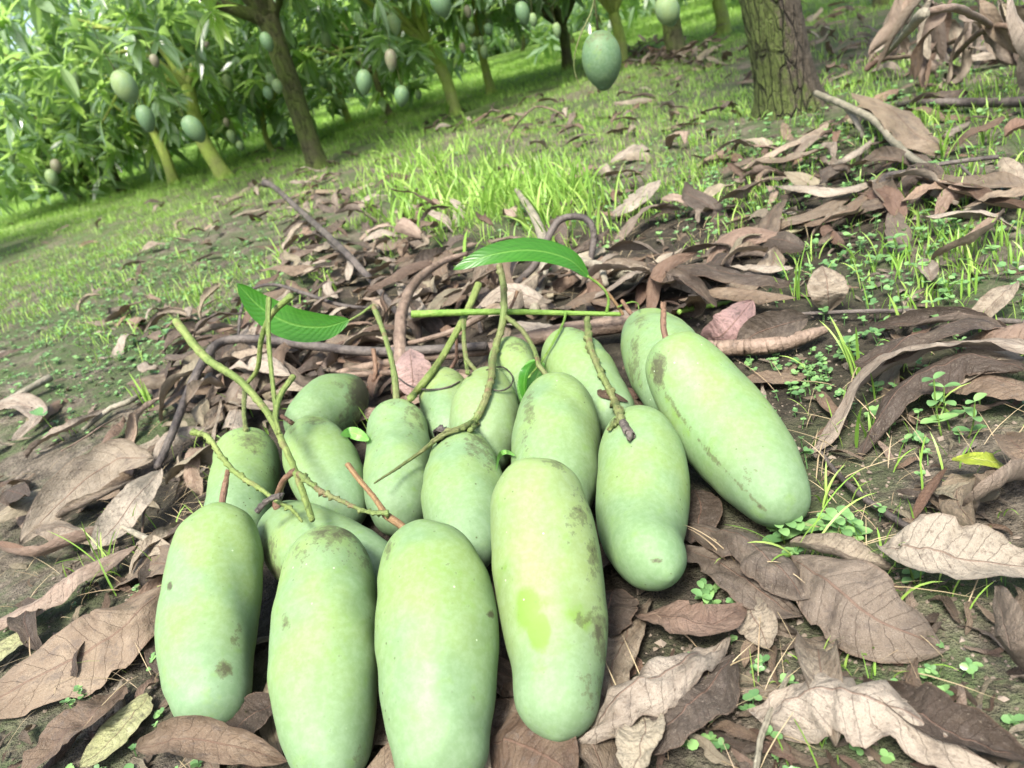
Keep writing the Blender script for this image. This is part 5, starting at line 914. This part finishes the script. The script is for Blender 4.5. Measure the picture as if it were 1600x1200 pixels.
for i, (x0, y0, x1, y1, w_, Y, m_, lab) in enumerate([
  (935, 47, 945, 142, 62, 1.75, M_hang, 'nearest hanging green mango, large and alone above the grass'), (181, 110, 210, 162, 37, 3.0, M_hang_pale, 'pale yellow-topped mango hanging at the upper left'),
  (220, 164, 236, 207, 26, 3.4, M_hang, 'grey-green mango hanging just below the pale yellow-topped one'), (288, 182, 318, 222, 30, 3.6, M_hang, 'bluish mango hanging left of the yellow-green trunk'),
  (568, 108, 570, 149, 25, 4.0, M_hang, 'green mango hanging alone right of the dark leaning trunk'), (609, 76, 613, 113, 19, 4.2, M_hang_pink, 'brownish mango hanging behind the drooping dark leaves'), (628, 133, 627, 167, 23, 4.2, M_hang, 'flecked mango low over the grass near the thin dark tree'),
  (1034, -8, 1052, 41, 38, 2.7, M_hang_pale, 'speckled mango cut by the top edge right of the nearest hanging one'), (680, -20, 697, 28, 32, 3.0, M_hang, 'tapering mango cut by the top edge, centre'), (812, 2, 822, 39, 22, 3.9, M_hang, 'green mango near the top edge right of the fruit-laden thin tree'), (831, 20, 835, 42, 13, 4.2, M_hang_pale, 'small pale mango touching the green one near the top edge'),
  (429, 123, 437, 147, 16, 4.6, M_hang_pale, 'right mango of a cluster of three left of the dark leaning trunk'), (416, 134, 422, 157, 16, 4.6, M_hang, 'lower mango of a cluster of three left of the dark leaning trunk'), (420, 113, 426, 134, 15, 4.7, M_hang_pale, 'upper mango of a cluster of three left of the dark leaning trunk'),
  (410, 50, 424, 81, 19, 4.4, M_hang, 'dark mango hanging against the left side of the dark leaning trunk'), (237, 84, 246, 106, 14, 3.8, M_hang_pink, 'purplish young fruit above the yellow-green trunk'), (318, 66, 326, 72, 10, 4.2, M_hang_pink, 'tiny pinkish fruit in the leaves at the upper left') ,
  (728, 8, 734, 29, 12, 5.0, M_hang_pink, 'pinkish fruit at the top of the thin pale tree'), (733, 34, 737, 54, 14, 5.2, M_hang_pale, 'pale fruit under the pinkish one on the thin pale tree'), (761, 36, 765, 56, 14, 5.2, M_hang, 'grey-green fruit right of the thin pale tree'), (721, 66, 725, 84, 10, 5.5, M_hang_pink, 'blushed fruit left of the thin pale tree'),
  (741, 57, 744, 72, 11, 5.6, M_hang_pale, 'fruit in the cluster hugging the thin pale trunk, upper left'), (750, 56, 753, 72, 11, 5.6, M_hang_pale, 'fruit in the cluster hugging the thin pale trunk, upper right'), (755, 70, 758, 92, 13, 5.5, M_hang_pale, 'lowest fruit in the cluster hugging the thin pale trunk'), (741, 66, 743, 80, 10, 5.7, M_hang, 'darkest fruit in the cluster hugging the thin pale trunk'),
  (84, 248, 92, 272, 16, 5.3, M_hang_pink, 'reddish-topped fruit of a pair low at the left'), (76, 264, 86, 292, 18, 5.2, M_hang_pale, 'pale fruit of a pair low at the left'), (868, 35, 872, 60, 13, 5.0, M_hang_pale, 'pale fruit in front of the dark trunk left of the nearest hanging one'), (352, 184, 356, 200, 10, 6.2, M_hang_pink, 'blushed small fruit right of the yellow-green trunk'),
  (357, 203, 366, 224, 13, 6.0, M_hang_pale, 'bunched pale fruit near the ground right of the yellow-green trunk'), (372, 220, 378, 236, 12, 6.0, M_hang_pale, 'rounded pale fruit almost touching the grass right of the yellow-green trunk'), (798, 60, 802, 76, 10, 5.5, M_hang_pale, 'lone pale fruit under the leaves left of the dark trunk'), (652, 140, 655, 156, 11, 6.0, M_hang_pale, 'pale fruit just right of the flecked low one')]):
    a = aty(x0, y0, Y); b = aty(x1, y1, Y); z = proj(a)[2]; near = i == 0
    hanging(a, b, w_*z/FPX/2, lab, HG, m_, 500+i, .30 if near else .15, 60 if near else 22, 60 if near else 20)
P = np.array([aty(930, -30, 1.78), aty(925, 15, 1.76), aty(905, 60, 1.74), (aty(897, 105, 1.73)), aty(913, 152, 1.72)]); V, F, T_, uv = tube(P-P[0], [.002, .0018, .0014, .001, .0006], seg=6, n=60, knob=.3); o = mk('flower_stalk', V, [F, T_], M_tw_olive, uv); o.location = P[0]; tag(o, 'bare wispy flower stalk dangling left of the nearest hanging mango', 'flower stalk')
hr = np.random.default_rng(9); cnt = 0
for base, PP in TREES:
    if base[1] < 5 or base[1] > 13: continue
    low = PP[PP[:, 2] < .95]
    if len(low) == 0: continue
    for _ in range(9):
        q = low[hr.integers(len(low))]+hr.normal(0, .06, 3); L = hr.uniform(.09, .13); t_ = np.array([q[0], q[1], max(q[2], .3)]); cnt += 1
        pp = proj(t_)
        if not (0 < pp[0] < 1150 and 0 < pp[1] < 330): continue
        hanging(t_, t_-[0, 0, L], L*.31, 'small pale green mango hanging low among the far foliage', 'small mangoes hanging in the far foliage', [M_hang_pale, M_hang, M_hang_pale][cnt % 3], 700+cnt, .15, 12, 12)
